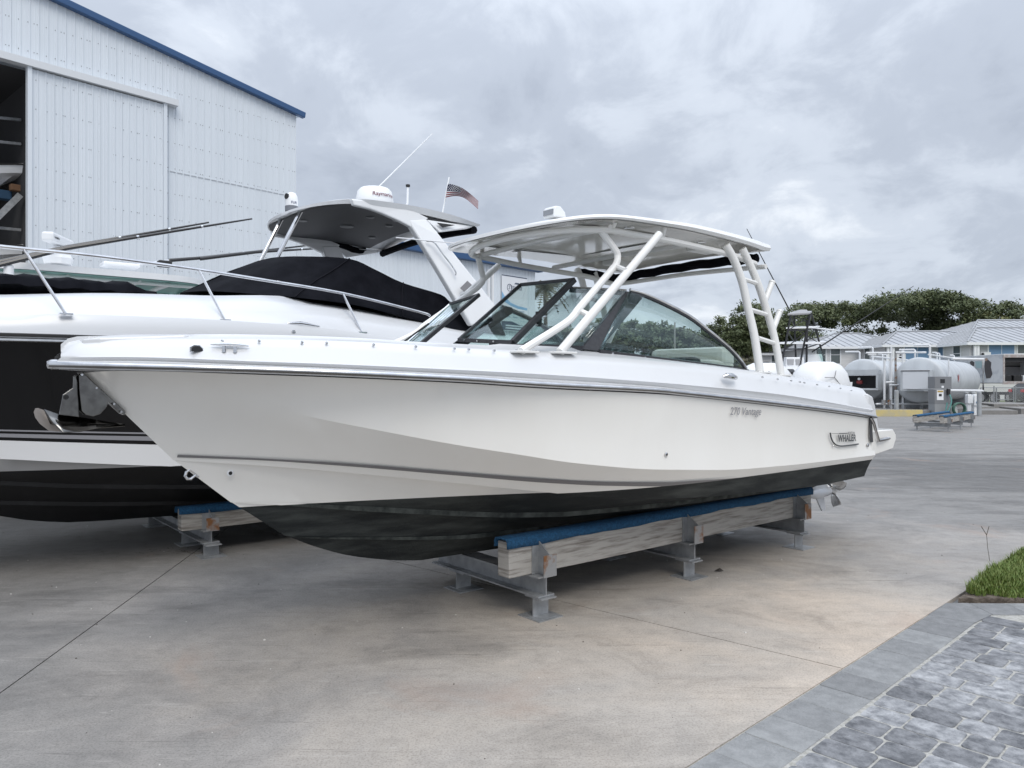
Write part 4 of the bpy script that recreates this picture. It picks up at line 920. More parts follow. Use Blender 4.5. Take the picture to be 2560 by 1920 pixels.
for u, f, r in ((.35, -.3, .06), (.9, .35, .05), (1.25, .45, .09), (1.35, .1, .05), (.95, -.25, .09), (1.5, -.5, .05)):
    MB().lathe([(r, 0), (r, -.014), (r * .7, -.02)], htop(f, u, True) + Vector((0, 0, -.006)), (0, 0, 1), 18).build('ceiling_fixture', mat('fixture_grey', (.16, .165, .17), .4), ht2)
path = [htop(-.97, lerp(.85, 1.7, i / 8), True) + Vector((0, 0, -.04 - .02 * math.sin(i * 1.2))) for i in range(9)]
MB().tube(path, .055, 8).build('rolled_curtain', canvas, ht2)
MB().tube([htop(f * .95, 1.98, True) + Vector((0, 0, -.05 - .05 * (1 - f * f))) for f in [j / 6 - 1 for j in range(13)]], .05, 8).build('rolled_curtain', canvas, ht2)
for s_ in (1, -1):
    def P2(px, py, v): u, _, z = B.q(px, py, v); return B.w(u, v * s_, z)
    leg = [P2(1022, 548, 1.2), P2(1068, 548, 1.2), P2(1100, 588, 1.27), P2(1192, 703, 1.42), P2(1262, 792, 1.52), P2(1180, 815, 1.52), P2(1142, 752, 1.45), P2(1090, 664, 1.34), P2(1030, 568, 1.22)]
    MB().prism(leg, B.n * -.10 * s_).build('arch_leg', MATS['cruiser_top'], ht2, smooth=0, bevel=.02)
    sh = [P2(880, 497, 1.19), P2(960, 505, 1.19), P2(1016, 517, 1.19), P2(1072, 545, 1.19), P2(1040, 574, 1.21), P2(1000, 553, 1.20), P2(960, 535, 1.19), P2(925, 522, 1.19), P2(885, 513, 1.19)]
    MB().prism(sh, B.n * -.07 * s_).build('arch_shoulder', MATS['cruiser_top'], ht2, smooth=0, bevel=.015)
    wing = [P2(1066, 549, 1.21), P2(1186, 566, 1.16), P2(1168, 572, 1.17), P2(1100, 580, 1.24)]
    wp = MB().prism(wing, B.n * -.05 * s_).build('arch_wing', MATS['cruiser_top'], ht2, smooth=0, bevel=.008)
    tri = [P2(1092, 557, 1.238), P2(1137, 563, 1.222), P2(1106, 569, 1.246)]
    MB().prism(tri, B.n * .012 * s_).build('arch_vent', rubber, wp, smooth=0)
    MB().tube(spline([P2(1066, 602, 1.30), P2(1085, 606, 1.34), P2(1105, 632, 1.37), P2(1128, 662, 1.40), P2(1139, 680, 1.43), P2(1139, 688, 1.42)], 4), .011, 8).build('grab_rail', steel, ht2)
    dia = [P2(1150, 720, 1.49), P2(1168, 702, 1.47), P2(1181, 714, 1.49), P2(1163, 732, 1.51)]
    MB().prism(dia, B.n * .006 * s_).build('arch_badge', midgrey, ht2, smooth=0)
    for (t, b) in (((0.05, .27, 3.80), (-.27, .26, 3.20)), ((.10, .40, 3.82), (-.2, .42, 3.2))) if False else (((0.05, .29, 3.81), (-.26, .28, 3.19)),):
        MB().tube([B.w(t[0], t[1] * s_, t[2]), B.w(b[0], b[1] * s_, b[2])], .026, 10).build('hardtop_strut', steel, ht2)
MB().tube([B.p(990, 594, 1.5), B.p(1150, 609, 1.35)], .007, 6).build('side_antenna', whitep, ht2)
# gear standing on the cruiser's top
zt = lambda u, v: (htop(v / 1.22, u, False)).z
flm = thing('thermal_camera', 'white dome camera with dark lens on the front of the cruiser top', 'camera', B.w(.05, 0, zt(.05, 0)))
MB().lathe([(.078, -.01), (.08, .05), (.075, .055)], B.w(.05, 0, zt(.05, 0)), (0, 0, 1), 20).build('base', mat('camera_grey', (.16, .17, .19), .5), flm)
MB().lathe([(.074, .055), (.076, .12), (.07, .175), (.05, .21), (.02, .225)], B.w(.05, 0, zt(.05, 0)), (0, 0, 1), 20).build('dome', whitep, flm)
c = B.w(.05, 0, zt(.05, 0) + .165); dirc = (Vector((0, 0, c.z)) - c); dirc.z = 0; dirc.normalize(); sd = Vector((-dirc.y, dirc.x, 0))
dl = (dirc * .55 + (sd if sd.x < 0 else -sd) * .83).normalized()
MB().lathe([(.036, .055), (.036, .078), (.028, .076)], c, dl, 16).build('lens', rubber, flm)
def cyl_text(cen, rad, z0, ang0, dirsign=1):
    return lambda x, y: cen + Vector((rad * math.cos(ang0 + x / rad), rad * math.sin(ang0 + x / rad), z0 + y))
an = math.atan2(dirc.y, dirc.x)
text_part('lettering', 'FLIR', .075, cyl_text(B.w(.05, 0, zt(.05, 0)), .0785, .075, an - .05), mat('navy_print', (.03, .04, .12), .5), flm, bold=.01)
rd = thing('radar_dome', 'white round radar dome on the cruiser top', 'radar', B.w(1.2, 0, 3.95)); rc = B.w(1.2, 0, 4.05)
MB().lathe([(.20, 0), (.235, .01), (.25, .05), (.245, .10), (.225, .20), (.19, .235), (.1, .25), (.02, .252)], rc + Vector((0, 0, .02)), (0, 0, 1), 32).build('dome', whitep, rd)
MB().lathe([(.12, -.12), (.16, 0), (.18, .03)], rc, (0, 0, 1), 24).build('foot', rubber, rd)
dr = Vector((-rc.x, -rc.y, 0)).normalized(); an = math.atan2(dr.y, dr.x)
text_part('lettering', 'Raymarine', .30, lambda x, y: rc + Vector((math.cos(an + x / .24 - .1), math.sin(an + x / .24 - .1), 0)) * lerp(.256, .243, min(1, max(0, y / .08))) + Vector((0, 0, .12 + y)), mat('maroon_print', (.12, .01, .03), .5), rd, bold=.012)
gm = thing('gps_mast', 'thin white mast with black antenna cap on the cruiser top', 'antenna', B.p(1014, 517, .5)); g0 = B.p(1013, 520, .5)
MB().tube([g0, g0 + Vector((.03, 0, .06)), g0 + Vector((.035, 0, .27))], .014, 8).build('pole', whitep, gm); MB().lathe([(.015, 0), (.028, .01), (.028, .035), (.012, .04)], g0 + Vector((.035, 0, .265)), (0, 0, 1), 12).build('cap', rubber, gm)
wa = MB().tube([B.p(940, 474, -.35), B.p(1081, 334, -.35)], [.010, .005], 8).build('whip_antenna', whitep); tag(wa, 'long white whip antenna slanting up beside the radar dome', 'antenna')
# flag
fp = thing('flag', 'small striped flag with starry blue corner on a white pole above the cruiser', 'flag', B.p(1105, 537, .35)); f0 = B.p(1105, 540, .35); f1 = B.p(1123, 443, .35)
MB().tube([f0, f1], .010, 8).build('flag_pole', whitep, fp)
def flag_pt(s, t):    # s along the fly, t down the hoist
    px = lerp(lerp(1120, 1198, s), lerp(1114, 1197, s), t) + 2 * math.sin(s * 5); py = lerp(459 + 32 * s * s + 12 * s, 494 + 14 * s + 13 * s * s, t) - (math.sin(s * 3.3) * 11 * t); return B.p(px, py, .35 + .10 * math.sin(s * 6 + t * 1.2))
fr_, fwt, fbl = mat('flag_red', (.13, .008, .016), .9, spec=.1), mat('flag_white', (.42, .42, .43), .9, spec=.1), mat('flag_blue', (.008, .010, .035), .9, spec=.1)
for k in range(13):
    s0 = .40 if k < 7 else 0; MB().grid([[flag_pt(lerp(s0, 1, i / 16), k / 13) for i in range(17)], [flag_pt(lerp(s0, 1, i / 16), (k + 1) / 13) for i in range(17)]]).build('stripe', fr_ if k % 2 == 0 else fwt, fp, smooth=60)
MB().grid([[flag_pt(.40 * i / 8, 7 / 13 * j / 5) for i in range(9)] for j in range(6)]).build('canton', fbl, fp, smooth=60)
mb = MB()
for r_ in range(5):
    for q_ in range(6):
        c = flag_pt(.035 + .065 * q_ + (.03 if r_ % 2 else 0), .05 + .1 * r_); cd = (Vector((0, 0, H)) - c).normalized(); mb.lathe([(.010, 0), (.010, .001)], c + cd * .004, cd, 5)
mb.build('stars', fwt, fp, smooth=0)['kind'] = 'stuff'
stand(B, (-1.26, 1.6, 4.2), .93, -1.52, 4.6, .13, .13, .21, 'galvanised boat stand with blue-topped timber under the black-hulled cruiser', 'boat stands', (1.08, .35, -1.0))
# ------------------------------------------------------------------ third boat with the teal-lined top
T = Frame((A.c + A.n * -7.6).to_2d(), A.d.to_2d())
fish = thing('fishing_boat', 'white fishing boat with teal-lined white top and outriggers, behind the cruiser at left', 'boat', T.w(0, 0, 0))
def simple_hull(fr, root, u0, u1, hb, zs, zc, zk, m1, m2, nb=30):
    rows = []
    for lv, (zz, k, o) in enumerate(((zs, 1.0, 0), (lerp(zs, zc, .5), .95, .25), (zc, .86, .8), (zk, 0, 1.5))):
        r = []
        for i in range(nb + 1):
            t = i / nb; u = lerp(u0 + o, u1, t); g = gfun(u - u0 - o, (u1 - u0) * .55, 2.2, .85); z = zz + (.25 if lv < 2 else .5) * (1 - min(1, t * 1.8)) ** 2 * (1 if lv else 1)
            r.append(Vector((u, hb * k * g, z)))
        rows.append(r)
    f = rows + [mirror(r) for r in reversed(rows[:-1])]; ww = [[fr.w(p.x, p.y, p.z) for p in r] for r in f]
    mb = MB().grid(ww); mb.f.append(tuple(i * (nb + 1) + nb for i in range(len(f)))); mb.build('hull', m1, root, smooth=30)
    MB().grid([ww[0], [fr.w(p.x, 0, p.z + .03) for p in rows[0]], ww[-1]]).build('deck', m2, root, smooth=30)
    for s_ in (1, -1): MB().tube([fr.w(p.x, (p.y + .01) * s_, p.z - .03) for p in rows[0]], .03, 6).build('rub_rail', rubber, root)
simple_hull(T, fish, -6.0, 3.6, 1.45, 1.85, .95, .40, gelcoat, deckcoat)
teal = mat('teal_liner', (.22, .46, .41), .4); NE = 1.12
ue0 = T.u(-70, NE); ue1 = T.u(552, NE)
def tt(u, f, dz=0): return T.w(u, NE * f * math.sqrt(max(.0, 1 - abs((u - (ue0 + ue1) / 2) / ((ue1 - ue0) / 2 + .02)) ** 6)), 3.275 + .05 * (1 - f * f) + dz)
UU = [lerp(ue0, ue1, .5 - .5 * math.cos(math.pi * i / 24)) for i in range(25)]; FF = [j / 6 - 1 for j in range(13)]
ring = [[tt(u, f) for f in FF] + [tt(u, f, -.085) for f in reversed(FF)] for u in UU]
MB().grid(ring, wrap=True).build('top', whitep, fish, smooth=40)
MB().grid([[tt(u * .97 + .0, f * .965, -.093) for f in FF] for u in UU]).build('top_liner', teal, fish, smooth=60)
for v in (.75, -.75):
    for u in (-2.6, -1.0, .2):
        MB().tube(spline([T.w(u - .35 + .1, v, 1.8), T.w(u - .1, v, 2.5), T.w(u + .1, v * .95, 3.0), T.w(u + .45, v * .9, 3.2)], 4), .03, 8).build('top_leg', powder, fish)
    MB().tube([T.w(ue0 + .3, v, 3.17), T.w(ue1 - .2, v, 3.17)], .028, 8).build('top_rail', powder, fish)
for u in (-2.8, -1.9, -1.0, -.1): MB().tube([T.w(u, -.8, 3.18), T.w(u, .8, 3.18)], .022, 8).build('top_crossbar', powder, fish)
mb = MB(); T.box(mb, -2.1, -.9, -.55, .55, 1.8, 2.75); mb.build('console', whitep, fish, smooth=0, bevel=.08)
mb = MB(); T.box(mb, -.6, .3, -.6, .6, 1.8, 2.9); mb.build('leaning_post', mat('post_grey', (.5, .51, .52), .5), fish, smooth=0, bevel=.08)
bf = T.p(22, 690, 1.25); MB().lathe([(.02, -.30), (.055, -.26), (.06, -.05), (.055, .12), (.02, .15)], bf, (0, 0, 1), 14).build('fender', whitep, fish)
ra = thing('radar_array', 'white open-array radar bar on a pedestal above the teal-lined top', 'radar', T.p(147, 660, .5)); r0 = T.p(145, 661, .5)
MB().lathe([(.17, 0), (.19, .08), (.15, .16), (.10, .20), (.08, .24)], r0, (0, 0, 1), 8).build('pedestal', whitep, ra, smooth=20)
a0, a1 = T.p(110, 607, .9), T.p(181, 599, .1); dd = (a1 - a0).normalized(); ctr = r0 + Vector((0, 0, .325)); ax3 = (dd, Vector((-dd.y, dd.x, 0)).normalized(), Vector((0, 0, 1)))
mb = MB(); mb.box(ctr, (.70, .16, .13), (ax3[0] - Vector((0, 0, ax3[0].z)), ax3[1], ax3[2])); mb.build('antenna_bar', whitep, ra, smooth=0, bevel=.03)
dh = Vector((dd.x, dd.y, 0)).normalized(); nn_ = Vector((dh.y, -dh.x, 0)); nn_ = nn_ if nn_.dot(ctr) < 0 else -nn_
text_part('lettering', 'GARMIN', .16, lambda x, y: ctr + dh * (-.32 + x) + nn_ * .083 + Vector((0, 0, -.02 + y)), mat('black_print', (.02, .02, .02), .5), ra, bold=.01)
rods = [((-40, 664), (166, 618), (522, 556), 1.2), ((-40, 672), (166, 621), (630, 547), 1.3), ((422, 651), (500, 645), (790, 611), -.4), ((500, 647), (640, 630), (800, 621), -.3)]
for i, (p, q, r_, v) in enumerate(rods):
    a, b, c = T.p(*p, v), T.p(*q, v), T.p(*r_, v); o = MB().tube([a, b, c], [.030, .027, .012], 8).build('outrigger_pole', blackp, fish)
    for t in (.35, .7): MB().lathe([(.024, -.015), (.024, .015)], b.lerp(c, t), c - b, 8).build('pole_collar', steel, o)
MB().tube([T.p(340, 662, -.4), T.p(422, 651, -.4)], .018, 8).build('outrigger_base', steel, fish)
mb = MB(); mb.box(T.p(411, 660, -.3), (.2, .16, .1), T.ax); mb.build('outrigger_mount', rubber, fish, smooth=0, bevel=.02)
MB().box(T.p(300, 664, 0), (.5, .3, .06), T.ax).build('top_box', whitep, fish, smooth=0, bevel=.02)
# ------------------------------------------------------------------ warehouse
WD = Vector((.670, .742, 0)).normalized(); WN = Vector((WD.y, -WD.x, 0)); WC = Vector((-.287 * 36, 36, 0))     # wall direction, outward normal, corner
Ws = lambda s, z, o=0.0: WC - WD * s + WN * o + Vector((0, 0, z))
panelm = mat('wall_sheet', (.70, .745, .79), .42, c2=(.655, .70, .745), nscale=.5, lo=.3, hi=.75, stretch=(2.5, 2.5, .22), bump=.05, bscale=1.2)
bluetrim = mat('blue_trim', (.030, .085, .20), .4)
wh = thing('warehouse', 'tall white ribbed-metal boat storage building with blue roof edge', 'building', WC)
ztop = lambda s: 14.50 + .1512 * s
prof = []
def panel(name, s0, w, z0, z1f, off, parent, m=None, nr=3):
    cols = []; p = w / nr
    for k in range(nr):
        a = s0 + k * p
        cols += [(a, 0), (a + .02, .035), (a + .055, .035), (a + .075, 0), (a + p * .5, 0), (a + p * .52, .006), (a + p * .6, .006), (a + p * .62, 0)]
    cols.append((s0 + w - .0015, 0))
    rows = [[Ws(s, z0, off + h) for s, h in cols], [Ws(s, z1f(s), off + h) for s, h in cols]]
    return MB().grid(rows).build(name, m or panelm, parent, smooth=0, recalc=False)
s = 0.0
while s < 26:
    z0 = 0 if s < 10.7 else 13.3
    panel('wall_panel', s, .9, z0, ztop, 0, wh); s += .9
s = 6.36
door = MB(); 
for k in range(6):
    w = (11.16 - 6.36) / 6; panel('door_panel', 6.36 + k * w, w, .1, lambda s: 13.25, .20, wh)
for s0 in (6.30, 11.2): MB().box(Ws(s0, 6.7, .16), (.14, .26, 13.2), (WD, WN, Vector((0, 0, 1)))).build('door_edge', panelm, wh, smooth=0)
MB().box((Ws(5.78, 13.42, .2) + Ws(24, 13.42, .2)) / 2, (18.2, .36, .26), (WD, WN, Vector((0, 0, 1)))).build('door_rail', mat('rail_white', (.66, .68, .70), .4), wh, smooth=0)
e0, e1 = Ws(-.35, ztop(-.35) + .10, .15), Ws(26, ztop(26) + .10, .15); ed = (e1 - e0).normalized()
MB().box((e0 + e1) / 2, ((e1 - e0).length, .26, .27), (ed, WN, ed.cross(WN))).build('gable_trim', bluetrim, wh, smooth=0, bevel=.03)
MB().add([Ws(-.3, ztop(-.3) + .1), Ws(26, ztop(26) + .1), Ws(26, ztop(26) + .1, -40), Ws(-.3, ztop(-.3) + .1, -40)], [(0, 1, 2, 3)]).build('roof', panelm, wh, smooth=0)
MB().add([Ws(0, 0, -.02), Ws(0, 14.5, -.02), Ws(0, 14.5, -40), Ws(0, 0, -40)], [(0, 1, 2, 3)]).build('side_wall', panelm, wh, smooth=0)
mb = MB()
for i in range(17):
    z = 1.1 + i * 1.07
    for k in range(87):
        s = .09 + k * .3
        if z > ztop(s) - .3 or (s > 11.1 and z < 13.6): continue
        if 6.3 < s < 11.15 and z < 13.2: mb.box(Ws(s + .03, z, .205), (.03, .014, .03), (WD, WN, Vector((0, 0, 1))))
        elif 6.1 < s < 11.6 and z < 13.7: continue
        else: mb.box(Ws(s, z, .005), (.03, .014, .03), (WD, WN, Vector((0, 0, 1))))
        if k % 3 == 0: mb.box(Ws(s + .1, z, .205 if (6.3 < s < 11.4 and z < 13.2) else .005), (.03, .014, .03), (WD, WN, Vector((0, 0, 1))))
mb.build('wall_screws', mat('screw_grey', (.30, .32, .34), .5), wh, smooth=0)['kind'] = 'stuff'
MB().box((Ws(0, 10.6, .012) + Ws(6.2, 10.6, .012)) / 2, (6.2, .03, .035), (WD, WN, Vector((0, 0, 1)))).build('wall_seam', mat('seam_grey', (.55, .58, .61), .5), wh, smooth=0)
# dim interior behind the sliding door: back wall, racks, a stored hull
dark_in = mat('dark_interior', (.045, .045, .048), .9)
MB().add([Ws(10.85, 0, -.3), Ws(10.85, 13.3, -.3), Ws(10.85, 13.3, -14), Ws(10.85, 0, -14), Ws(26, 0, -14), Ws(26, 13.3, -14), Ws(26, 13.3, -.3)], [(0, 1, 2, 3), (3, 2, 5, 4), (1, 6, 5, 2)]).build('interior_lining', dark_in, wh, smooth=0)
rk = thing('storage_rack', 'dark steel storage rack inside the open warehouse door', 'rack', Ws(13, 0, -4))
for o in (-2.5, -8):
    for s in (11.9, 15.2): MB().box(Ws(s, 6.5, o), (.2, .2, 13), (WD, WN, Vector((0, 0, 1)))).build('upright', galv, rk, smooth=0)
for z in (1.6, 4.6, 7.6, 10.4):
    for o in (-2.5, -8): MB().box(Ws(13.5, z, o), (3.4, .12, .25), (WD, WN, Vector((0, 0, 1)))).build('beam', galv, rk, smooth=0)
    for s in (12.3, 13.6): MB().box(Ws(s, z + .15, -5.2), (.2, 5.6, .1), (WD, WN, Vector((0, 0, 1)))).build('runner', rust if z == 4.6 else galv, rk, smooth=0)
for i, (z, nm, lb) in enumerate(((5.6, 'stored_boat', 'white boat hull on the lower rack inside the warehouse'), (8.75, 'stored_boat', 'white boat hull on the upper rack inside the warehouse'))):
    fr = Frame(at(78, 430, 29.3).to_2d(), (-1, .12)); rt = thing(nm, lb, 'boat', fr.w(0, 0, z), 'boats stored in the warehouse'); simple_hull(fr, rt, 0, 6.5, 1.0, z + 1.25, z + .55, z + .1, whitep, whitep, 16)
for nm, lb, px, py, m_, sz in (('storage_crate', 'small orange crate on the rack beside the warehouse door', 38, 470, mat('crate_orange', (.20, .11, .06), .8), .36), ('storage_crate', 'blue crate on the rack inside the warehouse door', 8, 488, mat('crate_blue', (.03, .08, .15), .8), .5)):
    tag(MB().box(at(px, py, 29.4), (sz, sz * .8, sz * .7), (WD, WN, Vector((0, 0, 1)))).build(nm, m_, smooth=0, bevel=.03), lb, 'crate', 'crates in the warehouse')
MB().tube([at(-8, 545, 28.4), at(50, 488, 28.9)], .16, 4).build('brace', galv, rk, smooth=0)
for py in (300, 360, 575): MB().tube([at(-10, py - 6, 28.6), at(52, py, 29.2)], .07, 4).build('brace', galv, rk, smooth=0)
# annex
ax_ = thing('annex_building', 'lower white ribbed-metal annex with blue eave and a banner on its wall', 'building', WC + WD * 8)
An = lambda q, z, o=0.0: WC + WD * q + WN * o + Vector((0, 0, z))
q = 17.7
while q > .2:
    panel('wall_panel', -q, .9, 0, lambda s: 9.0, -.05, ax_); q -= .9
MB().box((An(.3, 9.12, .1) + An(18, 9.12, .1)) / 2, (17.9, .45, .38), (WD, WN, Vector((0, 0, 1)))).build('eave_trim', bluetrim, ax_, smooth=0, bevel=.03)
MB().add([An(0, 9.2), An(18, 9.2), An(18, 10.5, -9), An(0, 10.5, -9)], [(0, 1, 2, 3)]).build('roof', panelm, ax_, smooth=0)
MB().add([An(17.7, 0, -.06), An(17.7, 9.0, -.06), An(17.7, 10.2, -9), An(17.7, 0, -9)], [(0, 1, 2, 3)]).build('side_wall', panelm, ax_, smooth=0)
for qq in (13.2, 13.55): MB().box(An(qq, 4.3, .08), (.14, .12, 8.6), (WD, WN, Vector((0, 0, 1)))).build('downpipe', whitep, ax_, smooth=0)
MB().box(An(13.4, 5.6, .2), (.5, .3, .5), (WD, WN, Vector((0, 0, 1)))).build('conductor_box', bluetrim, ax_, smooth=0)
bn = thing('wall_banner', 'white vertical banner with blue wave and dark lettering on the annex wall', 'banner', An(15.6, 4.9, .06))
Bn = lambda x, y, o=.07: An(14.4 + x, 4.95 + y, o)      # banner 2.4 wide, 3.48 tall
MB().prism([Bn(0, 0, .045), Bn(2.4, 0, .045), Bn(2.4, 3.48, .045), Bn(0, 3.48, .045)], WN * .015).build('sheet', mat('banner_white', (.74, .76, .79), .5), bn, smooth=0)
bb, bd = mat('banner_blue', (.22, .42, .62), .5), mat('banner_navy', (.06, .08, .13), .5)
MB().prism([Bn(0, 3.42, .062), Bn(2.4, 3.42, .062), Bn(2.4, 3.48, .062), Bn(0, 3.48, .062)], WN * .004).build('top_band', bd, bn, smooth=0)
wv = [(0, 2.45), (.3, 2.12), (.8, 1.8), (1.5, 1.62), (2.4, 1.55)]; wl = [(2.4, 1.40), (1.5, 1.45), (.8, 1.6), (.3, 1.78), (0, 1.75)]
MB().prism([Bn(x, y, .062) for x, y in wv + wl], WN * .003).build('wave', bb, bn, smooth=0)
MB().prism([Bn(x, y, .062) for x, y in ((0, .05), (2.4, .05), (2.4, .35), (1.7, .42), (.9, .62), (0, .58))], WN * .003).build('footer', bd, bn, smooth=0)
tx = lambda x0, y0: (lambda x, y: Bn(x0 + x, y0 + y, .066))
text_part('lettering', 'STELLAR', 1.3, tx(.62, 2.62), bd, bn, shear=.2, bold=.01)
MB().tube([Bn(.72 + .22 * math.cos(a), 2.72 + .22 * math.sin(a), .068) for a in [i * math.pi / 10 for i in range(21)]], .018, 5).build('logo_wheel', bd, bn)
MB().prism([Bn(x, y, .064) for x, y in ((1.15, 2.98), (1.75, 2.98), (1.62, 3.08), (1.28, 3.08))], WN * .004).build('logo_boat', bd, bn, smooth=0)
for i, y in enumerate((1.25, 1.05, .85)):
    for x in (.35, 1.05, 1.7): MB().prism([Bn(x, y, .062), Bn(x + .42, y, .062), Bn(x + .42, y + .07, .062), Bn(x, y + .07, .062)], WN * .003).build('print_block', mat('banner_grey', (.33, .40, .48), .5), bn, smooth=0)
for y in (.30, .14): MB().prism([Bn(.35, y, .066), Bn(2.05, y, .066), Bn(2.05, y + .08, .066), Bn(.35, y + .08, .066)], WN * .003).build('footer_line', MATS['banner_white'], bn, smooth=0)
# ------------------------------------------------------------------ trees
barkm = mat('bark', (.13, .115, .10), .9, c2=(.24, .215, .195), nscale=3, bump=.5)
def leaf_mat(name, a, b):
    m = mat(name, a, .55, c2=b, nscale=.9, lo=.32, hi=.68, spec=.3)
    return m
leafA = leaf_mat('oak_leaves', (.050, .068, .028), (.135, .155, .072)); leafB = leaf_mat('olive_leaves', (.075, .088, .03), (.19, .185, .075)); leafC = leaf_mat('pale_leaves', (.07, .09, .055), (.155, .175, .10))
def branch(mb, p, d, L, r, depth, rng, tips):
    n = 4; pts = [p]; q = p.copy(); dd = d.copy()
    for i in range(n):
        dd = (dd + Vector((rng.uniform(-.22, .22), rng.uniform(-.22, .22), rng.uniform(-.1, .16)))).normalized(); q = q + dd * (L / n); pts.append(q.copy())
    mb.tube(pts, [lerp(r, r * .55, i / n) for i in range(n + 1)], 6 if depth < 2 else 4, caps=False)
    if depth >= 3: tips.append(q); return
    for k in range(3 if depth else 4):
        a = rng.uniform(0, 6.28); side = Vector((math.cos(a), math.sin(a), rng.uniform(.0, .55))); branch(mb, pts[-1] if k else pts[2 + (k % 2)], (dd * .7 + side * .85).normalized(), L * rng.uniform(.55, .8), r * .55, depth + 1, rng, tips)
def tree(name, label, base, h, rx, rz, seed, lm, nclump=210, nleaf=46, leaf=.26, group=None, ry=None, trunk_h=None, clump=1.0):
    "spreading broadleaf tree: trunk and limbs, crown of leaf clumps over an uneven umbrella"
    rng = random.Random(seed); root = thing(name, label, 'tree', base, group); ry = ry or rx * .75
    base = Vector(base); th = trunk_h or h * .3; mb = MB(); tips = []
    c = base + Vector((0, 0, h - rz))
    mb.tube([base, base + Vector((.1, 0, th * .5)), base + Vector((rng.uniform(-.3, .3), 0, th))], [h * .045, h * .036, h * .032], 8)
    t0 = base + Vector((0, 0, th))
    for k in range(6):
        a = k * 1.047 + rng.uniform(-.3, .3); d = Vector((math.cos(a) * rx, math.sin(a) * ry, rz * 1.3)).normalized(); branch(mb, t0 - Vector((0, 0, th * .15 * (k % 2))), d, max(rx, rz) * .48, h * .02, 1, rng, tips)
    mb.build('trunk', barkm, root, smooth=60, recalc=False)
    lobes = [(c + Vector((rng.uniform(-.72, .72) * rx, rng.uniform(-.7, .7) * ry, rng.uniform(-.45, .5) * rz)), rng.uniform(.28, .5)) for _ in range(14)]
    vs, fs = [], []
    for _ in range(nclump):
        if rng.random() < .8:
            lc, ls = rng.choice(lobes); u = Vector((rng.gauss(0, 1), rng.gauss(0, 1), abs(rng.gauss(0, 1)) - .25)).normalized(); cc = lc + Vector((u.x * rx * ls, u.y * ry * ls, u.z * rz * ls * 1.1)) * rng.uniform(.75, 1.05)
        else: cc = rng.choice(tips) + Vector((rng.gauss(0, .4), rng.gauss(0, .4), rng.gauss(0, .3)))
        if cc.z < base.z + th * .75: continue
        cs = rng.uniform(.35, .75) * clump
        for _ in range(nleaf):
            p = cc + Vector((rng.gauss(0, .55), rng.gauss(0, .55), rng.gauss(0, .34))) * cs; n = Vector((rng.gauss(0, .7), rng.gauss(0, .7) - .35, .7 + rng.gauss(0, .4))).normalized()
            a = n.orthogonal().normalized(); a.rotate(Matrix.Rotation(rng.uniform(0, 6.28), 3, n)); b = n.cross(a); s = leaf * rng.uniform(.6, 1.25); o = len(vs)
            vs += [p - a * s, p - b * s * .45, p + a * s, p + b * s * .45]; fs.append((o, o + 1, o + 2, o + 3))
    m = MB(); m.v = vs; m.f = fs; m.build('crown', lm, root, smooth=0, recalc=False); return root
gt = 'trees behind the white houses'
def tr_at(px, top, Y, rx, rz, seed, lm, label, **kw):
    X = (px - 1280) / F * Y; h = H + (HZ - top) / F * Y; return tree(kw.pop('name', 'oak_tree'), label, (X, Y, 0), h, rx, rz, seed, lm, **kw)
tr_at(2275, 724, 98, 9.0, 2.5, 11, leafA, 'broad umbrella-shaped oak over the middle white house', nclump=420, nleaf=70, leaf=.20, group=gt, clump=1.25)
tr_at(2420, 746, 96, 6.5, 3.4, 12, leafA, 'dark dense oak right of the broad umbrella oak', nclump=360, nleaf=70, leaf=.20, group=gt, clump=1.2)
tr_at(2095, 750, 100, 5.6, 2.5, 13, leafA, 'oak with low drooping limbs left of the broad umbrella oak', nclump=260, nleaf=70, leaf=.20, group=gt, clump=1.2)
tr_at(2500, 764, 94, 5.0, 4.0, 14, leafB, 'olive-green tree near the right edge behind the houses', nclump=270, nleaf=70, leaf=.20, group=gt, clump=1.2)
tr_at(2575, 768, 97, 4.5, 4.0, 15, leafB, 'thin-crowned tree cut by the right picture edge', nclump=150, nleaf=60, leaf=.20, group=gt)
tr_at(1925, 757, 90, 4.6, 3.6, 16, leafA, 'dark oak right of the rear hardtop legs', nclump=260, nleaf=70, leaf=.19, group=gt, clump=1.1)
tr_at(1838, 775, 88, 3.8, 3.8, 17, leafA, 'dark oak beside the curved side window frame', nclump=240, nleaf=70, leaf=.19, group=gt, clump=1.1)
tr_at(1625, 763, 105, 5.6, 5.0, 18, leafC, 'tall pale tree seen through the side window', nclump=230, leaf=.32, group=gt)
tr_at(1735, 812, 104, 5.0, 3.4, 19, leafC, 'low pale tree seen through the aft side window', nclump=200, leaf=.32, group=gt)
tr_at(1500, 792, 108, 4.0, 4.0, 20, leafC, 'tree seen through the front window of the nearest boat', nclump=150, leaf=.32, group=gt)
tr_at(1395, 800, 104, 3.6, 3.4, 21, leafC, 'small tree right of the annex seen through the windshield', nclump=150, leaf=.32, group=gt)
pl = MB().tube([at(1687, 962, 92), at(1687, 806, 92)], [.14, .1], 8).build('utility_pole', mat('pole_wood', (.30, .28, .26), .8)); tag(pl, 'bare utility pole among the trees behind the side window', 'pole')
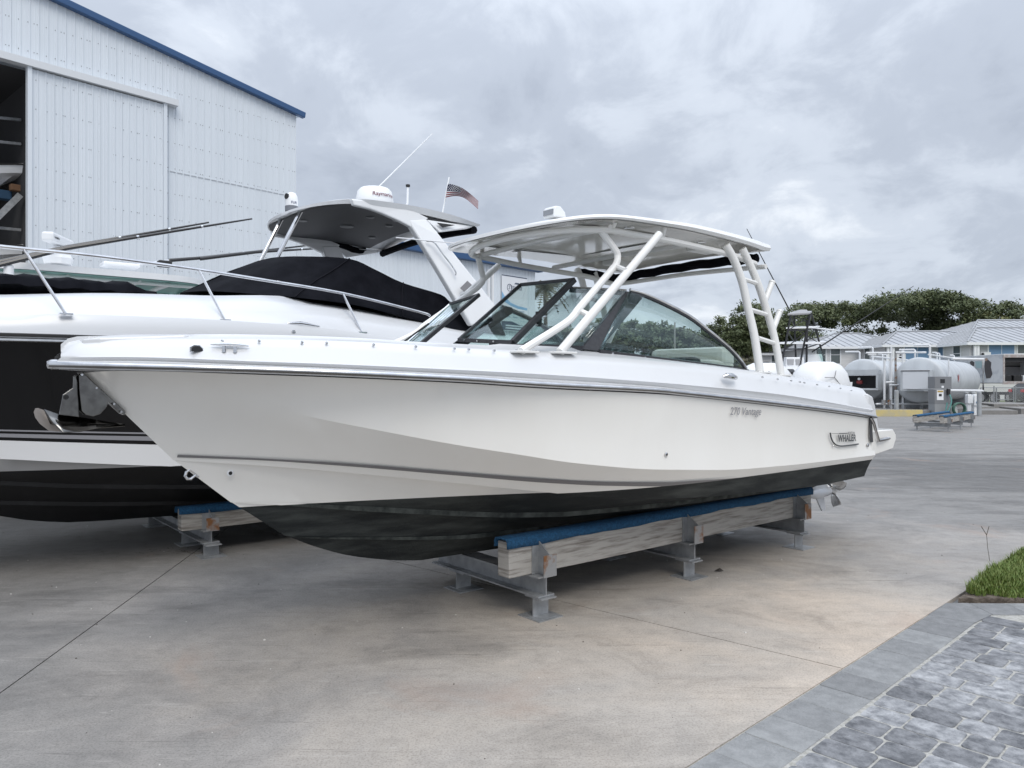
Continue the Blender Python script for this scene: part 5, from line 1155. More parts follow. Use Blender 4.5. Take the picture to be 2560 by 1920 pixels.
# palm by the annex corner
frond = mat('palm_leaf', (.05, .06, .022), .6, c2=(.12, .10, .05), nscale=2)
def palm(label, base, h, nf, L, seed, group=None, dead=False):
    rng = random.Random(seed); root = thing('palm_tree', label, 'palm', base, group); base = Vector(base); mb = MB()
    mb.tube([base, base + Vector((.1, 0, h * .5)), base + Vector((0, 0, h))], [.2 * L / 2, .16 * L / 2, .15 * L / 2], 8); mb.build('trunk', barkm, root); t = base + Vector((0, 0, h)); mb = MB()
    for k in range(nf):
        a = rng.uniform(0, 6.28); el = rng.uniform(-.3, 1.2); d = Vector((math.cos(a), math.sin(a), 0)); pts = []; 
        for i in range(7):
            s_ = i / 6; pts.append(t + d * L * s_ * math.cos(el * .6) + Vector((0, 0, L * (s_ * math.sin(el) - .75 * s_ * s_))))
        for i in range(1, 7):
            for s_ in (1, -1):
                w = Vector((-d.y, d.x, 0)) * s_; l = L * .28 * math.sin(.4 + i / 6 * 2.4)
                for j in range(2):
                    p = pts[i - 1].lerp(pts[i], j / 2); e = p + w * l * .75 + d * l * .5 - Vector((0, 0, l * .35)); f = p + (pts[i] - pts[i - 1]) * .3; mb.add([p, f, e], [(0, 1, 2)])
        mb.tube(pts, .02, 3, caps=False)
    mb.build('fronds', frond, root, smooth=0, recalc=False); return root
palm('shaggy palm at the right end of the annex wall', at(1362, 985, 52)[:2] + (0,), 8.2, 40, 1.7, 5)
palm('small palm in front of the leftmost house', tuple(at(1868, 985, 70)[:2]) + (0,), 3.6, 34, 1.7, 6)
# ------------------------------------------------------------------ houses
siding = mat('white_siding', (.66, .66, .66), .6, c2=(.61, .61, .61), nscale=9, stretch=(.05, .05, 1.0)); roofm = mat('metal_roof', (.43, .44, .455), .5, .2, c2=(.38, .39, .405), nscale=1); trimw = mat('trim_white', (.78, .79, .80), .5)
shut = mat('blue_shutter', (.14, .25, .40), .5); winm = mat('window_glass', (.10, .12, .12), .08, spec=.6); porchm = mat('porch_shade', (.42, .43, .45), .7)
def house(label, X0, X1, Y0, D, ez, rz, ri0, ri1, wins, side_wins=(), porch=None):
    root = thing('house', label, 'house', ((X0 + X1) / 2, Y0 + D / 2, 0), 'white houses in the background'); ov = .5
    mb = MB(); mb.box(((X0 + X1) / 2, Y0 + D / 2, ez / 2 - .1), (X1 - X0, D, ez - .2)); mb.build('walls', siding, root, smooth=0)
    a, b, c, d = Vector((X0 - ov, Y0 - ov, ez)), Vector((X1 + ov, Y0 - ov, ez)), Vector((X1 + ov, Y0 + D + ov, ez)), Vector((X0 - ov, Y0 + D + ov, ez)); r0, r1 = Vector((ri0, Y0 + D / 2, rz)), Vector((ri1, Y0 + D / 2, rz))
    rf = MB().add([a, b, c, d, r0, r1], [(0, 1, 5, 4), (1, 2, 5), (2, 3, 4, 5), (3, 0, 4), (3, 2, 1, 0)]).build('roof', roofm, root, smooth=0)
    mb = MB()
    def seams(e0, e1, t0, t1, n):
        for i in range(n + 1):
            t = i / n; e = e0.lerp(e1, t)
            # seam runs up the slope until it meets the ridge or a hip
            L_ = (e1 - e0).length; x = t * L_; lo = (t0 - e0).dot((e1 - e0).normalized()); hi = (t1 - e0).dot((e1 - e0).normalized())
            f = 1 if lo <= x <= hi else (x / lo if x < lo else (L_ - x) / max(.01, L_ - hi)); up = (t0 if lo > 0 else t1) - (e0 + (e1 - e0).normalized() * lo)
            if f > .04: mb.tube([e + Vector((0, 0, .03)), e + up * f + Vector((0, 0, .03))], .035, 4, caps=False)
    seams(a, b, r0, r1, int((X1 - X0) / .75)); seams(d, a, r0, r0, int(D / .75))
    mb.tube([a + Vector((0, 0, .05)), r0 + Vector((0, 0, .06)), r1 + Vector((0, 0, .06)), b + Vector((0, 0, .05))], .09, 5); o = mb.build('roof_seams', mat('seam_metal', (.36, .37, .385), .5, .2), rf, smooth=0); o['kind'] = 'stuff'
    for p, q in ((a, b), (a, d)): 
        e = (q - p).normalized(); MB().box((p + q) / 2 + Vector((0, 0, -.12)), ((q - p).length, .12, .24), (e, Vector((-e.y, e.x, 0)), Vector((0, 0, 1)))).build('gutter', trimw, root, smooth=0)
    for z in [1.0 + .22 * k for k in range(int((ez - 1.3) / .22))]:
        pass
    def win(c, w, h, nx, kind):
        ax = (Vector((1, 0, 0)), Vector((0, 1, 0)), Vector((0, 0, 1))) if nx == 0 else (Vector((0, -1, 0)), Vector((1, 0, 0)), Vector((0, 0, 1)))
        fr = MB().box(c - ax[1] * .03, (w + .22, .08, h + .22), ax).build('window', trimw, root, smooth=0)
        nxp = 2 if w > 1.2 else 1
        for k in range(nxp):
            for j in range(1 if kind == 's' else 2):
                hh = h if kind == 's' else h / 2; MB().box(c - ax[1] * .075 + ax[0] * ((k + .5) / nxp - .5) * w + Vector((0, 0, 0 if kind == 's' else (j - .5) * hh)), (w / nxp - .06, .02, hh - .06), ax).build('shutter' if kind == 's' else 'pane', shut if kind == 's' else winm, fr, smooth=0)
    for px, py, w, h, kind in wins: p = at(px, py, Y0); win(p, w, h, 0, kind)
    for t, py, w, h, kind in side_wins:
        yy = Y0 + D * t; win(Vector((X0, yy, H + (HZ - py) / F * yy)), w, h, 1, kind)
    if porch:
        x0, x1 = porch; p0, p1 = at(x0, 900, Y0), at(x1, 900, Y0); zc = ez - .25
        MB().box(((p0.x + p1.x) / 2, Y0 - .02, zc - 1.5), (p1.x - p0.x, .06, 2.9)).build('porch', porchm, root, smooth=0)
        for x in (p0.x, (p0.x + p1.x) / 2 - .4): MB().box((x, Y0 - .3, zc - 1.45), (.22, .22, 2.9)).build('porch_post', trimw, root, smooth=0)
        MB().box(((p0.x + p1.x) / 2 + .5, Y0 - .08, zc - 1.7), (.9, .06, 2.1)).build('porch_door', trimw, root, smooth=0)
        MB().lathe([(.09, -.2), (.13, -.1), (.13, .1), (.06, .2)], (p1.x - .5, Y0 - .15, zc - .9), (0, 0, 1), 8).build('wall_lantern', rubber, root)
        mb = MB(); 
        for k in range(14): mb.box((lerp(p0.x, p1.x, k / 13), Y0 - .32, zc - 2.5), (.05, .05, .9))
        mb.box(((p0.x + p1.x) / 2, Y0 - .32, zc - 2.05), (p1.x - p0.x, .08, .08)); mb.build('railing', trimw, root, smooth=0)
    return root
house('white house with metal roof, its front partly behind the black tower', 31.5, 44, 80, 12, 5.5, 7.25, 36.8, 39.6, [(2088, 887, 1.0, 1.9, 'w'), (2052, 887, 1.0, 1.9, 'w')], [])
house('white house with metal hip roof in the middle, above the fuel tanks', 37.2, 51, 75, 12, 5.45, 7.15, 41.4, 47, [(2293, 884, 2.6, 1.9, 's'), (2370, 884, 1.0, 1.8, 'w')], [(.30, 884, 1.1, 1.6, 'w'), (.62, 884, 1.2, 1.6, 's')], (2216, 2262))
house('nearest white house with metal hip roof behind the trailer', 42.6, 57, 70, 12, 5.42, 7.2, 46.9, 52, [(2503, 880, 2.4, 1.8, 's'), (2555, 884, .9, 1.8, 'w')], [(.72, 884, 1.1, 1.7, 'w'), (.40, 884, 1.2, 1.7, 's'), (.16, 884, 1.1, 1.5, 'w')], (2432, 2468))
house('white house with metal roof left of the black tower', 24.0, 33, 88, 10, 5.1, 6.9, 27, 30, [(1822, 905, 1.8, 1.7, 's'), (1940, 905, 1.1, 1.7, 'w')], [])
house('white house whose raised roof corner shows at the right picture edge', 48.5, 62, 79, 10, 7.1, 8.6, 52, 58, [], [])
# ------------------------------------------------------------------ fuel tanks
tankm = mat('tank_paint', (.50, .525, .545), .38, c2=(.40, .42, .44), nscale=.9, lo=.42, hi=.72, stretch=(1.6, 1.6, .5)); pipew = mat('pipe_white', (.68, .69, .70), .45)
TD = Vector((.63, .777, 0)).normalized(); TN = Vector((TD.y, -TD.x, 0)); UPV = Vector((0, 0, 1))
slab_ = MB().prism([tuple(gp(2150, 1029).to_2d()) + (0,)] if False else [(17.0, 38.6, 0), (20.9, 38.45, 0), (23.6, 40.2, 0), (37, 55, 0), (24, 60, 0)], (0, 0, .28)).build('tank_slab', concrete, smooth=0); tag(slab_, kind='structure')
cb = MB().prism([(16.9, 38.55, 0), (20.85, 38.4, 0), (20.85, 38.17, 0), (16.9, 38.32, 0)], (0, 0, .33)).build('kerb', mat('yellow_paint', (.58, .47, .20), .7, c2=(.48, .42, .26), nscale=3)); tag(cb, 'yellow painted concrete kerb in front of the fuel tanks', 'kerb')
def tank(label, px, cy, Y, r, L, opened):
    c = at(px, cy, Y); root = thing('fuel_tank', label, 'tank', (c.x, c.y, .3), 'fuel tanks'); hp = []
    for i in range(9): a = i / 8 * math.pi / 2; hp.append((r * math.sin(a) if i else .01, -.22 * math.cos(a)))
    pr = hp + [(r, L * .2), (r + .015, L * .2 + .02), (r + .015, L * .2 + .08), (r, L * .2 + .1), (r, L * .5), (r + .015, L * .5 + .02), (r + .015, L * .5 + .08), (r, L * .5 + .1), (r, L * .8), (r + .015, L * .8 + .02), (r + .015, L * .8 + .08), (r, L * .8 + .1), (r, L)] + [(r * math.cos(i / 6 * math.pi / 2) + .005, L + .22 * math.sin(i / 6 * math.pi / 2)) for i in range(1, 7)]
    MB().lathe(pr, c, TD, 48).build('shell', tankm, root, smooth=35)
    for t in (.12, .85):
        mb = MB(); pts = [c + TD * L * t + TN * x + UPV * z for x, z in ((-r * .8, -c.z + .28), (r * .8, -c.z + .28), (r * .85, -r * .45), (0, -r * .97), (-r * .85, -r * .45))]; mb.prism(pts, TD * .3); mb.build('saddle', mat('saddle_grey', (.33, .345, .36), .6), root, smooth=0)
    # cabinet on the end
    w, h = (1.45, 1.15) if not opened else (2.1, 1.1); b0 = c - TD * .62 + UPV * (-.02); axb = (TN, TD, UPV)
    if not opened:
        cbx = MB().box(b0, (w, .8, h), axb).build('cabinet', tankm, root, smooth=0, bevel=.02); MB().box(b0 - TD * .41 + UPV * .0, (w * .84, .03, h * .80), axb).build('cabinet_door', mat('cab_door', (.63, .65, .68), .4), cbx, smooth=0)
        MB().tube([b0 - TD * .44 + TN * -.4 + UPV * -.47, b0 - TD * .44 + TN * .4 + UPV * -.47], .025, 6).build('handle_bar', steel, cbx)
        MB().box(b0 - TD * .43 + UPV * .52, (w * .95, .04, .04), axb).build('hinge_strip', midgrey, cbx, smooth=0)
    else:
        cbx = MB().box(b0 + UPV * .45, (w, .8, .28), axb).box(b0 + UPV * -.5, (w, .8, .1), axb).box(b0 + TN * -(w / 2 - .06) + UPV * -.1, (.1, .8, .8), axb).box(b0 + TN * (w / 2 - .06) + UPV * -.1, (.1, .8, .8), axb).build('cabinet', tankm, root, smooth=0)
        MB().box(b0 + TD * .35, (w - .1, .06, .9), axb).build('cabinet_back', dark_in, cbx, smooth=0)
        MB().lathe([(.10, -.15), (.13, 0), (.10, .15)], b0 + UPV * -.1 - TD * .05, TN, 12).build('pump', mat('pump_red', (.22, .03, .03), .5), cbx); MB().lathe([(.07, 0), (.07, .06)], b0 + UPV * .08 - TD * .15, -TD, 12).build('gauge', whitep, cbx)
        MB().tube([b0 + TN * .1 + UPV * -.4, b0 + TN * .25 + UPV * -.2, b0 + TN * .5 + UPV * -.35], .03, 6).build('hose', rubber, cbx)
        MB().tube([b0 - TD * .42 + TN * -.95 + UPV * .28, b0 - TD * .42 + TN * .95 + UPV * .28], .022, 6).build('handle_bar', steel, cbx)
    for k, (t, o, hh) in enumerate(((.03, .45, .75), (.06, -.35, .5), (.35, .1, .4), (.55, -.2, .45), (.8, .1, .4))):
        p = c + TD * L * t + TN * o + UPV * (math.sqrt(r * r - o * o) - .05); MB().tube([p, p + UPV * hh, p + UPV * (hh + .05) - TN * .05, p + UPV * (hh + .06) - TN * (.8 if k < 2 else .25)], .055 if k < 2 else .04, 8).build('vent_pipe', pipew, root)
    MB().tube([c + TD * .3 + TN * .4 + UPV * (r + .15), c + TD * L * .9 + TN * .2 + UPV * (r + .18)], .045, 8).build('top_pipe', pipew, root)
    MB().tube([c + TD * L * .05 + TN * (r + .06) + UPV * (r * .9), c + TD * L * .05 + TN * (r + .06) + UPV * (-c.z + .3)], .04, 8).build('down_pipe', pipew, root)
    return root, c
tk1, c1 = tank('light grey horizontal fuel tank with open cabinet, left of the two', 2157, 950, 43.5, 1.22, 12, True)
tk2, c2_ = tank('light grey horizontal fuel tank with closed cabinet, right of the two', 2298, 950, 41, 1.24, 13, False)
MB().lathe([(.001, 0), (.3, .0)], c2_ + TD * 4.2 + TN * 1.255 + UPV * .12, TN, 4).build('hazard_diamond', mat('placard', (.62, .50, .50), .5), tk2, smooth=0); MB().lathe([(.20, 0), (.20, .01)], c2_ + TD * 4.2 + TN * 1.25 + UPV * .12, TN, 4).build('hazard_diamond', mat('placard_red', (.35, .06, .06), .5), tk2, smooth=0)
# standing pipes and bollards
postm = mat('post_grey_paint', (.36, .375, .385), .6, c2=(.30, .31, .32), nscale=5)
def post(px, yt, yb, label, r=.11, grp='grey guard posts by the fuel tanks', name='guard_post', m=None):
    b = gp(px, yb); t = at(px, yt, b.y); o = MB().lathe([(r, 0), (r, t.z - .03), (r * .7, t.z)], (b.x, b.y, 0), (0, 0, 1), 14).build(name, m or postm); tag(o, label, 'post', grp)
post(2241, 976, 1039.5, 'grey guard post standing alone left of the fuel dispenser'); post(2302, 976, 1034, 'grey guard post between the closed cabinet and the fuel dispenser'); post(2371, 975, 1033, 'grey guard post right in front of the fuel dispenser')
post(2416, 980, 1036, 'grey guard post left of the white utility boxes'); post(2433, 980, 1037, 'grey guard post between the two white utility boxes'); post(2448, 979, 1040, 'grey guard post right of the white utility boxes')
rp_ = [at(2312, 976.5, 40.2), at(2330, 976, 40.2), at(2458, 977, 40.2), at(2458, 898, 40.2), at(2380, 897, 40.2)]
vp = MB().tube(rp_, .075, 8).build('vapour_pipe', pipew); tag(vp, 'white pipe bent round the right tank, running behind the guard posts', 'pipe')
st1 = thing('pipe_stack', 'tall thin pipes with valves standing between the two fuel tanks', 'pipes', at(2225, 1009, 41.5))
for px, yt, m_ in ((2228, 868, pipew), (2239, 878, rust), (2257, 876, pipew), (2211, 900, pipew)):
    a = at(px, 1008, 41.6); MB().tube([(a.x, a.y, .29), at(px, yt, 41.6)], .06, 8).build('riser', m_, st1)
for (x0, y0), (x1, y1) in (((2165, 882), (2228, 882)), ((2239, 881), (2315, 881)), ((2170, 886), (2190, 886)), ((2215, 956), (2235, 955)), ((2223, 963), (2250, 962)), ((2190, 1010), (2330, 1010))):
    MB().tube([at(x0, y0, 41.55), at(x1, y1, 41.55)], .05, 8).build('cross_pipe', pipew, st1)
for px in (2209, 2223): MB().lathe([(.1, 0), (.1, .25)], at(px, 1011, 41.3), (0, 0, 1), 10).build('valve', rust, st1)
# fuel dispenser
dp_ = thing('fuel_dispenser', 'grey fuel dispenser with keypad and warning notice by the tanks', 'dispenser', at(2358, 1040, 38.6)); dl_ = at(2337, 943, 38.6); dr_ = at(2372, 943, 38.6); dw = dr_.x - dl_.x; dx = (dl_.x + dr_.x) / 2
disp = mat('dispenser_grey', (.20, .205, .215), .45)
MB().box((dx + .05, 38.9, .33), (dw + .1, .6, .66)).build('plinth', mat('plinth_grey', (.27, .28, .29), .6), dp_, smooth=0); MB().box((dx + .05, 38.9, 1.0), (dw + .12, .62, .75)).build('lower_cabinet', disp, dp_, smooth=0, bevel=.01); hd = MB().box((dx + .06, 38.9, 1.72), (dw + .14, .66, .62)).build('head', disp, dp_, smooth=0, bevel=.01)
MB().box((dx + .02, 38.56, 1.8), (.22, .02, .2)).build('keypad', blackp, hd, smooth=0); MB().box((dx + .02, 38.56, 1.5), (.12, .02, .1)).build('display', whitep, hd, smooth=0)
nt_o = MB().box((dx - .1, 38.575, 1.08), (.34, .02, .52)).build('notice', whitep, dp_, smooth=0); MB().box((dx - .1, 38.56, 1.27), (.28, .02, .07)).build('notice_header', mat('notice_amber', (.45, .30, .06), .5), nt_o, smooth=0); MB().box((dx - .1, 38.56, 1.08), (.14, .02, .12)).build('notice_symbol', blackp, nt_o, smooth=0)
MB().tube(spline([(dx + .3, 38.5, 1.2), (dx + .35, 38.35, .8), (dx + .2, 38.3, .35), (dx + .02, 38.3, .12), (dx + .1, 38.3, .7)], 5), .035, 8).build('hose', mat('hose_teal', (.10, .26, .24), .6), dp_)
MB().box((dx + .28, 38.5, 1.25), (.12, .14, .3)).build('nozzle', rubber, dp_, smooth=0, bevel=.02)
hr = at(2395, 1022, 38.4); ho = MB()
for k in range(4): ho.tube([hr + Vector((.30 * math.cos(a), -.06 * k, .30 * math.sin(a))) for a in [i * math.pi / 9 for i in range(19)]], .035, 6)
tag(ho.build('hose_reel', mat('hose_green', (.06, .13, .10), .6)), 'green hose coiled beside the fuel dispenser', 'hose')
hp_ = MB().lathe([(.16, 0), (.18, .2), (.12, .4), (.06, .45)], at(2385, 1036, 38.6), (0, 0, 1), 12).build('pump_motor', mat('motor_white', (.6, .61, .6), .5)); tag(hp_, 'small pale pump between dispenser and green hose coil', 'pump')
for px, lb, yt, yb in ((2424, 'white utility box left of the middle guard post', 986, 1028), (2440, 'white utility box with blue symbol right of the middle guard post', 986, 1038)):
    a = at(px, yb, 39.3); o = thing('utility_box', lb, 'utility box', a, 'white utility boxes'); z0, z1 = a.z, at(px, yt, 39.3).z
    MB().box((a.x, 39.4, (z0 + z1) / 2), (.20, .2, z1 - z0)).build('column', whitep, o, smooth=0, bevel=.01); MB().box((a.x, 39.35, lerp(z0, z1, .72)), (.26, .26, (z1 - z0) * .5)).build('box', whitep, o, smooth=0, bevel=.01)
    if px == 2440: MB().lathe([(.06, 0), (.06, .01), (.04, .012)], (a.x, 39.2, lerp(z0, z1, .62)), (0, -1, 0), 12).build('symbol', shut, o)
# ------------------------------------------------------------------ spare stand in the yard
S = Frame((16.3, 28.3), (.67, .745))
stand(S, (-1.9, 0, 1.9), .42, -2.45, 2.4, .16, .14, .25, 'empty boat stand with two bright blue bunks near the fuel dispenser', 'boat stands', (.5, -.5))
# ------------------------------------------------------------------ trailer
TR = thing('box_trailer', 'long box trailer with printed side panel and open rear door', 'trailer', at(2480, 985, 60)); d2 = Vector((.82, -.57, 0)).normalized()
rr0 = at(2507, 959, 57.5); rl = at(2330, 959, 68); sd_ = (rr0 - rl); sd_.z = 0; Ls = sd_.length; sd_.normalize(); rear = Vector((-sd_.y, sd_.x, 0)); rear = rear if rear.x > 0 else -rear
zb, zt_ = at(2507, 957, 57.5).z, at(2507, 886, 57.5).z; wid = 2.5; P0 = Vector((rr0.x, rr0.y, 0)); axT = (sd_, rear, UPV)
MB().box(P0 - sd_ * Ls / 2 + UPV * (zb + zt_) / 2 + rear * .02, (Ls, .06, zt_ - zb), axT).build('side_panel', mat('trailer_print', (.55, .56, .58), .35, c2=(.22, .25, .30), nscale=.35, lo=.42, hi=.62, stretch=(1, 1, 1.6)), TR, smooth=0)
MB().box(P0 - sd_ * Ls / 2 + rear * wid / 2 + UPV * zt_, (Ls, wid, .08), axT).build('roof', whitep, TR, smooth=0); MB().box(P0 - sd_ * Ls / 2 + rear * wid / 2 + UPV * zb, (Ls, wid, .1), axT).build('floor', dark_in, TR, smooth=0); MB().box(P0 - sd_ * Ls / 2 + rear * wid + UPV * (zb + zt_) / 2, (Ls, .06, zt_ - zb), axT).build('far_panel', whitep, TR, smooth=0)
alu = mat('trailer_frame', (.45, .44, .43), .5, c2=(.36, .30, .28), nscale=6)
for o, w_, z, h_ in ((.06, .12, (zb + zt_) / 2, zt_ - zb), (wid - .06, .12, (zb + zt_) / 2, zt_ - zb)): MB().box(P0 + rear * o + UPV * z, (.14, w_, h_), axT).build('door_frame', alu, TR, smooth=0)
for z in (zb, zt_ - .12): MB().box(P0 + rear * wid / 2 + UPV * z, (.15, wid, .24), axT).build('door_frame', alu, TR, smooth=0)
MB().box(P0 - sd_ * 2.0 + rear * wid / 2 + UPV * lerp(zb, zt_, .5), (.05, wid, zt_ - zb), axT).build('bulkhead', mat('inner_grey', (.38, .37, .37), .6), TR, smooth=0); MB().box(P0 - sd_ * .4 + rear * wid / 2 + UPV * (zt_ - .35), (.5, wid - .2, .5), axT).build('rolled_door', dark_in, TR, smooth=0); MB().box(P0 - sd_ * 1.9 + rear * wid / 2 + UPV * lerp(zb, zt_, .6), (.08, wid - .1, .09), axT).build('shelf_rail', blackp, TR, smooth=0)
for k, (o, w_) in enumerate(((.5, .7), (1.3, .6), (1.9, .4))): MB().box(P0 - sd_ * .6 + rear * o + UPV * (zb + .3), (.6, w_, .55), axT).build('cargo', rubber if k < 2 else whitep, TR, smooth=0, bevel=.04)
# printed riders on the side: flat figures on the panel
pr_d, pr_s = mat('print_dark', (.05, .045, .05), .4), mat('print_skin', (.36, .24, .18), .4)
def prt(px, py):
    k = (px - 1280) / F; b = P0 + rear * -.02; t = (k * b.y - b.x) / (sd_.x - k * sd_.y); q = b + sd_ * t; return Vector((q.x, q.y, H + (HZ - py) / F * q.y))
def printed(name, pts, m): MB().prism([prt(*p) for p in pts], -rear * .006).build(name, m, TR, smooth=0)
printed('print_rider', [(2462, 903), (2470, 899), (2478, 906), (2477, 918), (2481, 935), (2476, 945), (2466, 946), (2462, 930), (2461, 915)], pr_d); printed('print_face', [(2463, 896), (2468, 895), (2470, 900), (2466, 903), (2462, 901)], pr_s); printed('print_rider', [(2424, 905), (2430, 902), (2436, 906), (2435, 915), (2428, 915)], pr_d); printed('print_sea', [(2438, 903), (2456, 903), (2454, 920), (2440, 920)], mat('print_sea', (.30, .42, .45), .4))
for t in (1.5, 2.9): 
    for o in (.15, wid - .35):
        c = P0 - sd_ * t + rear * o + UPV * .5; w_ = MB().lathe([(.3, -.02), (.5, 0), (.5, .24), (.3, .26)], c, rear, 20).build('wheel', rubber, TR); MB().lathe([(.28, -.03), (.1, -.01)], c, rear, 14).build('rim', steel, w_)
MB().box(P0 - sd_ * 2.2 + rear * wid / 2 + UPV * .85, (2.6, wid * .8, .2), axT).build('axle_frame', dark_in, TR, smooth=0)
# ------------------------------------------------------------------ lawn, fence, slabs at right
lawn = MB().prism([(30, 49, 0), (80, 47, 0), (95, 74, 0), (36, 74, 0)], (0, 0, .05)).build('lawn', mat('far_grass', (.07, .105, .03), .9, c2=(.13, .15, .06), nscale=1.5, bump=.6), smooth=0); tag(lawn, kind='structure')
pth = MB().prism([(33, 56, .05), (80, 54.5, .05), (80, 57.5, .05), (33, 60, .05)], (0, 0, .02)).build('gravel_path', mat('pale_path', (.50, .47, .42), .9), smooth=0); tag(pth, kind='structure')
fn = thing('chain_link_fence', 'grey chain-link fence with a gate at the right edge', 'fence', at(2500, 1011, 52)); zf0, zf1 = .05, at(2500, 969, 52).z; fm = mat('fence_steel', (.36, .37, .38), .45, .6)
fx = [at(px, 990, 52).x for px in (2452, 2485, 2491, 2534, 2539, 2575, 2640)]
for x in fx: MB().tube([(x, 52, 0), (x, 52, zf1 + (.12 if x in (fx[1], fx[4]) else 0))], .04, 8).build('post', fm, fn)
for x0, x1 in zip(fx[:-1], fx[1:]): MB().tube([(x0, 52, zf1), (x1, 52, zf1)], .025, 6).build('top_rail', fm, fn)
MB().tube([(fx[2], 52, .55), (fx[3], 52, .55)], .025, 6).build('gate_rail', fm, fn)
mb = MB(); step = .11; n_ = int((fx[-1] - fx[0]) / step)
for i in range(n_):
    x = fx[0] + i * step
    for sg in (1, -1):
        k = zf1 - zf0; mb.tube([(x, 52.0 + .01 * sg, zf0), (x + sg * k * .9, 52.0 + .01 * sg, zf1)], .005, 3, caps=False)
mb.build('mesh', fm, fn, smooth=0)['kind'] = 'stuff'
for i, (px0, px1, y0, y1, Yd, h_) in enumerate(((2450, 2545, 1030, 1040, 40.5, .22), (2450, 2490, 1021, 1029, 43.5, .30), (2485, 2640, 1012, 1022, 46.5, .38), (2553, 2640, 1022, 1038, 41, .30))):
    a, b = at(px0, 1000, Yd), at(px1, 1000, Yd); o = MB().prism([(a.x, Yd, 0), (b.x, Yd, 0), (b.x + 1.2, Yd + 3.4, 0), (a.x + 1.0, Yd + 3.4, 0)], (0, 0, h_)).build('concrete_step', concrete, smooth=0); tag(o, ('low concrete pad right of the guard posts', 'small raised concrete step behind the low pad', 'long concrete kerb in front of the fence', 'concrete pad at the right picture edge')[i], 'concrete pad', 'concrete pads by the fence')
# parked red-tailed car seen at the right edge
car = thing('parked_car', 'dark parked car with red tail light at the right edge behind the fence', 'car', at(2575, 1005, 55)); cc = at(2575, 985, 55)
rows = []
for x, z, w in ((-1.6, .45, .8), (-1.65, .9, .85), (-1.5, 1.25, .8), (-1.1, 1.65, .65), (.6, 1.65, .65), (1.3, 1.2, .8), (2.2, 1.1, .8), (2.4, .5, .8)):
    rows.append([Vector((cc.x + .6 + x, 55 - w, z)), Vector((cc.x + .6 + x, 55 + w, z))])
mb = MB().grid(rows); mb.f += [tuple(range(0, 16, 2)), tuple(range(1, 16, 2))]; mb.build('body', blackp, car, smooth=0, bevel=.06)
for y in (54.25, 55.6): MB().box((cc.x - 1.06, y, 1.12), (.08, .3, .2)).build('tail_light', mat('tail_red', (.5, .02, .03), .2), car, smooth=0)
for x in (-.55, 2.2): MB().lathe([(.2, 0), (.34, .02), (.34, .2), (.2, .22)], (cc.x + .6 + x, 54.08, .34), (0, 1, 0), 16).build('wheel', rubber, car)
# ------------------------------------------------------------------ tower boat
K2 = Frame(at(2005, 955, 33).to_2d(), (-.2, -.98)); tb = thing('tower_boat', 'white centre-console boat with tall black tower, behind the outboards', 'boat', K2.w(0, 0, 0))
simple_hull(K2, tb, -5, 3.2, 1.35, 1.75, .9, .4, whitep, whitep, 18)
mtb = mat('tower_black', (.02, .02, .022), .4)
def K2p(px, py, dy=0.0): return at(px, py, 33 + dy)
top_ = [K2p(1977, 788), K2p(2025, 786), K2p(2028, 783, 1.5), K2p(1985, 784, 1.5)]
lw_ = [K2p(1952, 925), K2p(1997, 925), K2p(2062, 905, 1.6), K2p(1990, 905, 1.6)]
for a, b in zip(top_, lw_): MB().tube([a, a.lerp(b, .55), b], .045, 6).build('tower_leg', mtb, tb)
for t in (.28, .62): 
    for i in range(4): MB().tube([top_[i].lerp(lw_[i], t), top_[(i + 1) % 4].lerp(lw_[(i + 1) % 4], t)], .03, 6).build('tower_ring', mtb, tb)
for i in range(4): MB().tube([top_[i].lerp(lw_[i], .28), top_[(i + 1) % 4].lerp(lw_[(i + 1) % 4], .02)], .02, 6).build('tower_brace', mtb, tb); MB().tube([top_[i].lerp(lw_[i], .62), top_[(i + 1) % 4].lerp(lw_[(i + 1) % 4], .30)], .02, 6).build('tower_brace', mtb, tb)
MB().tube([K2p(2018, 800, .2), K2p(2016, 920, .2)], .05, 6).build('tower_post', mtb, tb)
MB().prism([K2p(1969, 789), K2p(2024, 786), K2p(2030, 782, 1.6), K2p(1985, 783, 1.6)], (0, 0, .09)).build('upper_top', mat('top_grey', (.33, .33, .34), .6), tb, smooth=0, bevel=.02); MB().prism([K2p(1987, 783, .3), K2p(2022, 781, .3), K2p(2018, 774, .5), K2p(2001, 774, .5)], (0, .9, 0)).build('upper_canopy', MATS['top_grey'], tb, smooth=0, bevel=.03)
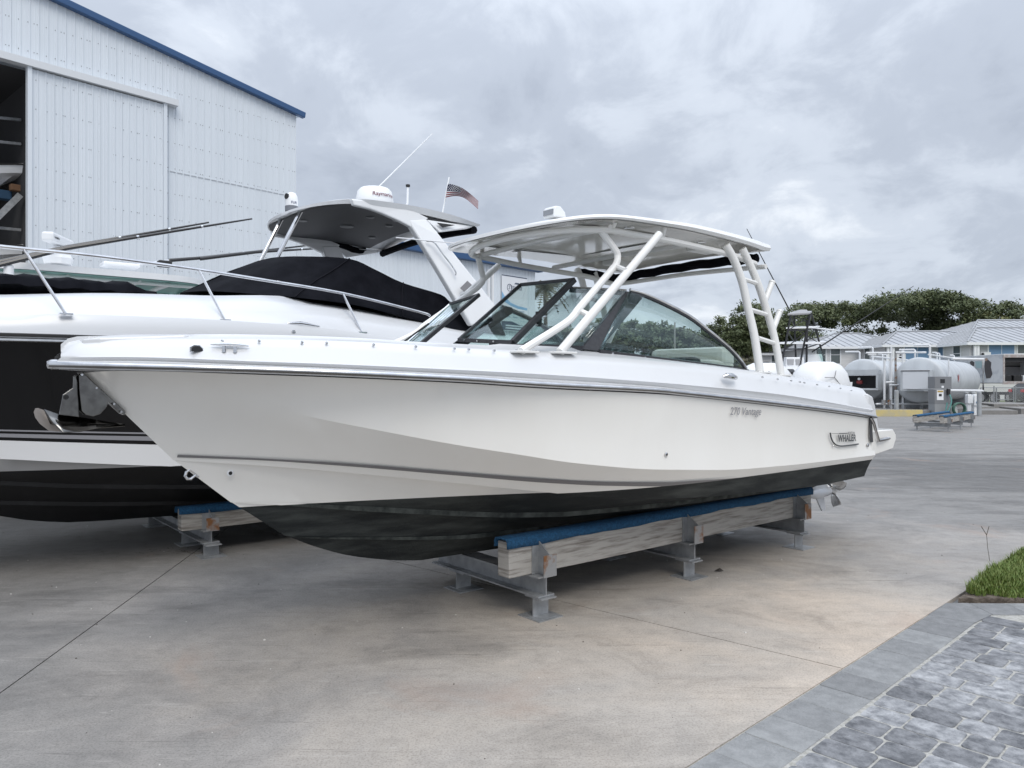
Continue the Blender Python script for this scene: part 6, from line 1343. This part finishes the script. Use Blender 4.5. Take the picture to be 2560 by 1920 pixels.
MB().prism([K2p(1965, 822), K2p(2040, 820), K2p(2050, 818, 1.8), K2p(1985, 819, 1.8)], (0, 0, .06)).build('buggy_top', whitep, tb, smooth=0); MB().prism([K2p(1948, 860), K2p(2052, 860), K2p(2075, 858, 2.4), K2p(1985, 857, 2.4)], (0, 0, .08)).build('hard_top', whitep, tb, smooth=0)
MB().prism([K2p(1962, 935), K2p(2012, 935), K2p(2010, 893), K2p(1966, 893)], (0, .7, 0)).build('seat_back', whitep, tb, smooth=0, bevel=.04)
for x in (1969, 1990): MB().prism([K2p(x, 912, -.03), K2p(x + 15, 912, -.03), K2p(x + 16, 898, -.03), K2p(x - 1, 898, -.03)], (0, .02, 0)).build('seat_pad', MATS['top_grey'], tb, smooth=0)
MB().prism([K2p(2012, 925, .6), K2p(2062, 925, .6), K2p(2056, 885, .6), K2p(2020, 885, .6)], (0, 1.0, 0)).build('console', whitep, tb, smooth=0, bevel=.05); MB().prism([K2p(2042, 870, .5), K2p(2050, 868, .5), K2p(2066, 905, .5), K2p(2056, 905, .5)], (0, .04, 0)).build('windscreen', glass, tb, smooth=0)
MB().tube([K2p(2030, 880, .5), K2p(2284, 715, .5)], [.035, .012], 6).build('outrigger', mtb, tb); MB().tube([K2p(2028, 819, .5), K2p(2092, 826, .5)], .03, 6).build('spreader', whitep, tb)
for k, (px, py) in enumerate(((1974, 945), (1915, 922))): 
    c = at(px, py, 27 if k == 0 else 34); eng = thing('black_outboard', ('black outboard engine between the two white ones' if k == 0 else 'black outboard partly hidden behind the side window tip'), 'outboard', c - Vector((0, 0, .9)))
    MB().grid([[c + Vector((math.cos(a) * w_ * .22, math.sin(a) * w_ * .3, z)) for a in [j * math.pi / 6 for j in range(12)]] for z, w_ in ((-.5, .55), (-.3, .95), (0, 1.0), (.22, .9), (.32, .55))], wrap=True).add([c + Vector((0, 0, .33))], []).build('cowl', mtb, eng, smooth=30); MB().box(c + Vector((0, .05, -.75)), (.16, .22, .7)).build('leg', mtb, eng, smooth=0, bevel=.03)
MB().tube([A.p(1867, 572, -.5), A.p(1972, 772, -.5)], [.004, .009], 6).build('whip_antenna', blackp, boat)
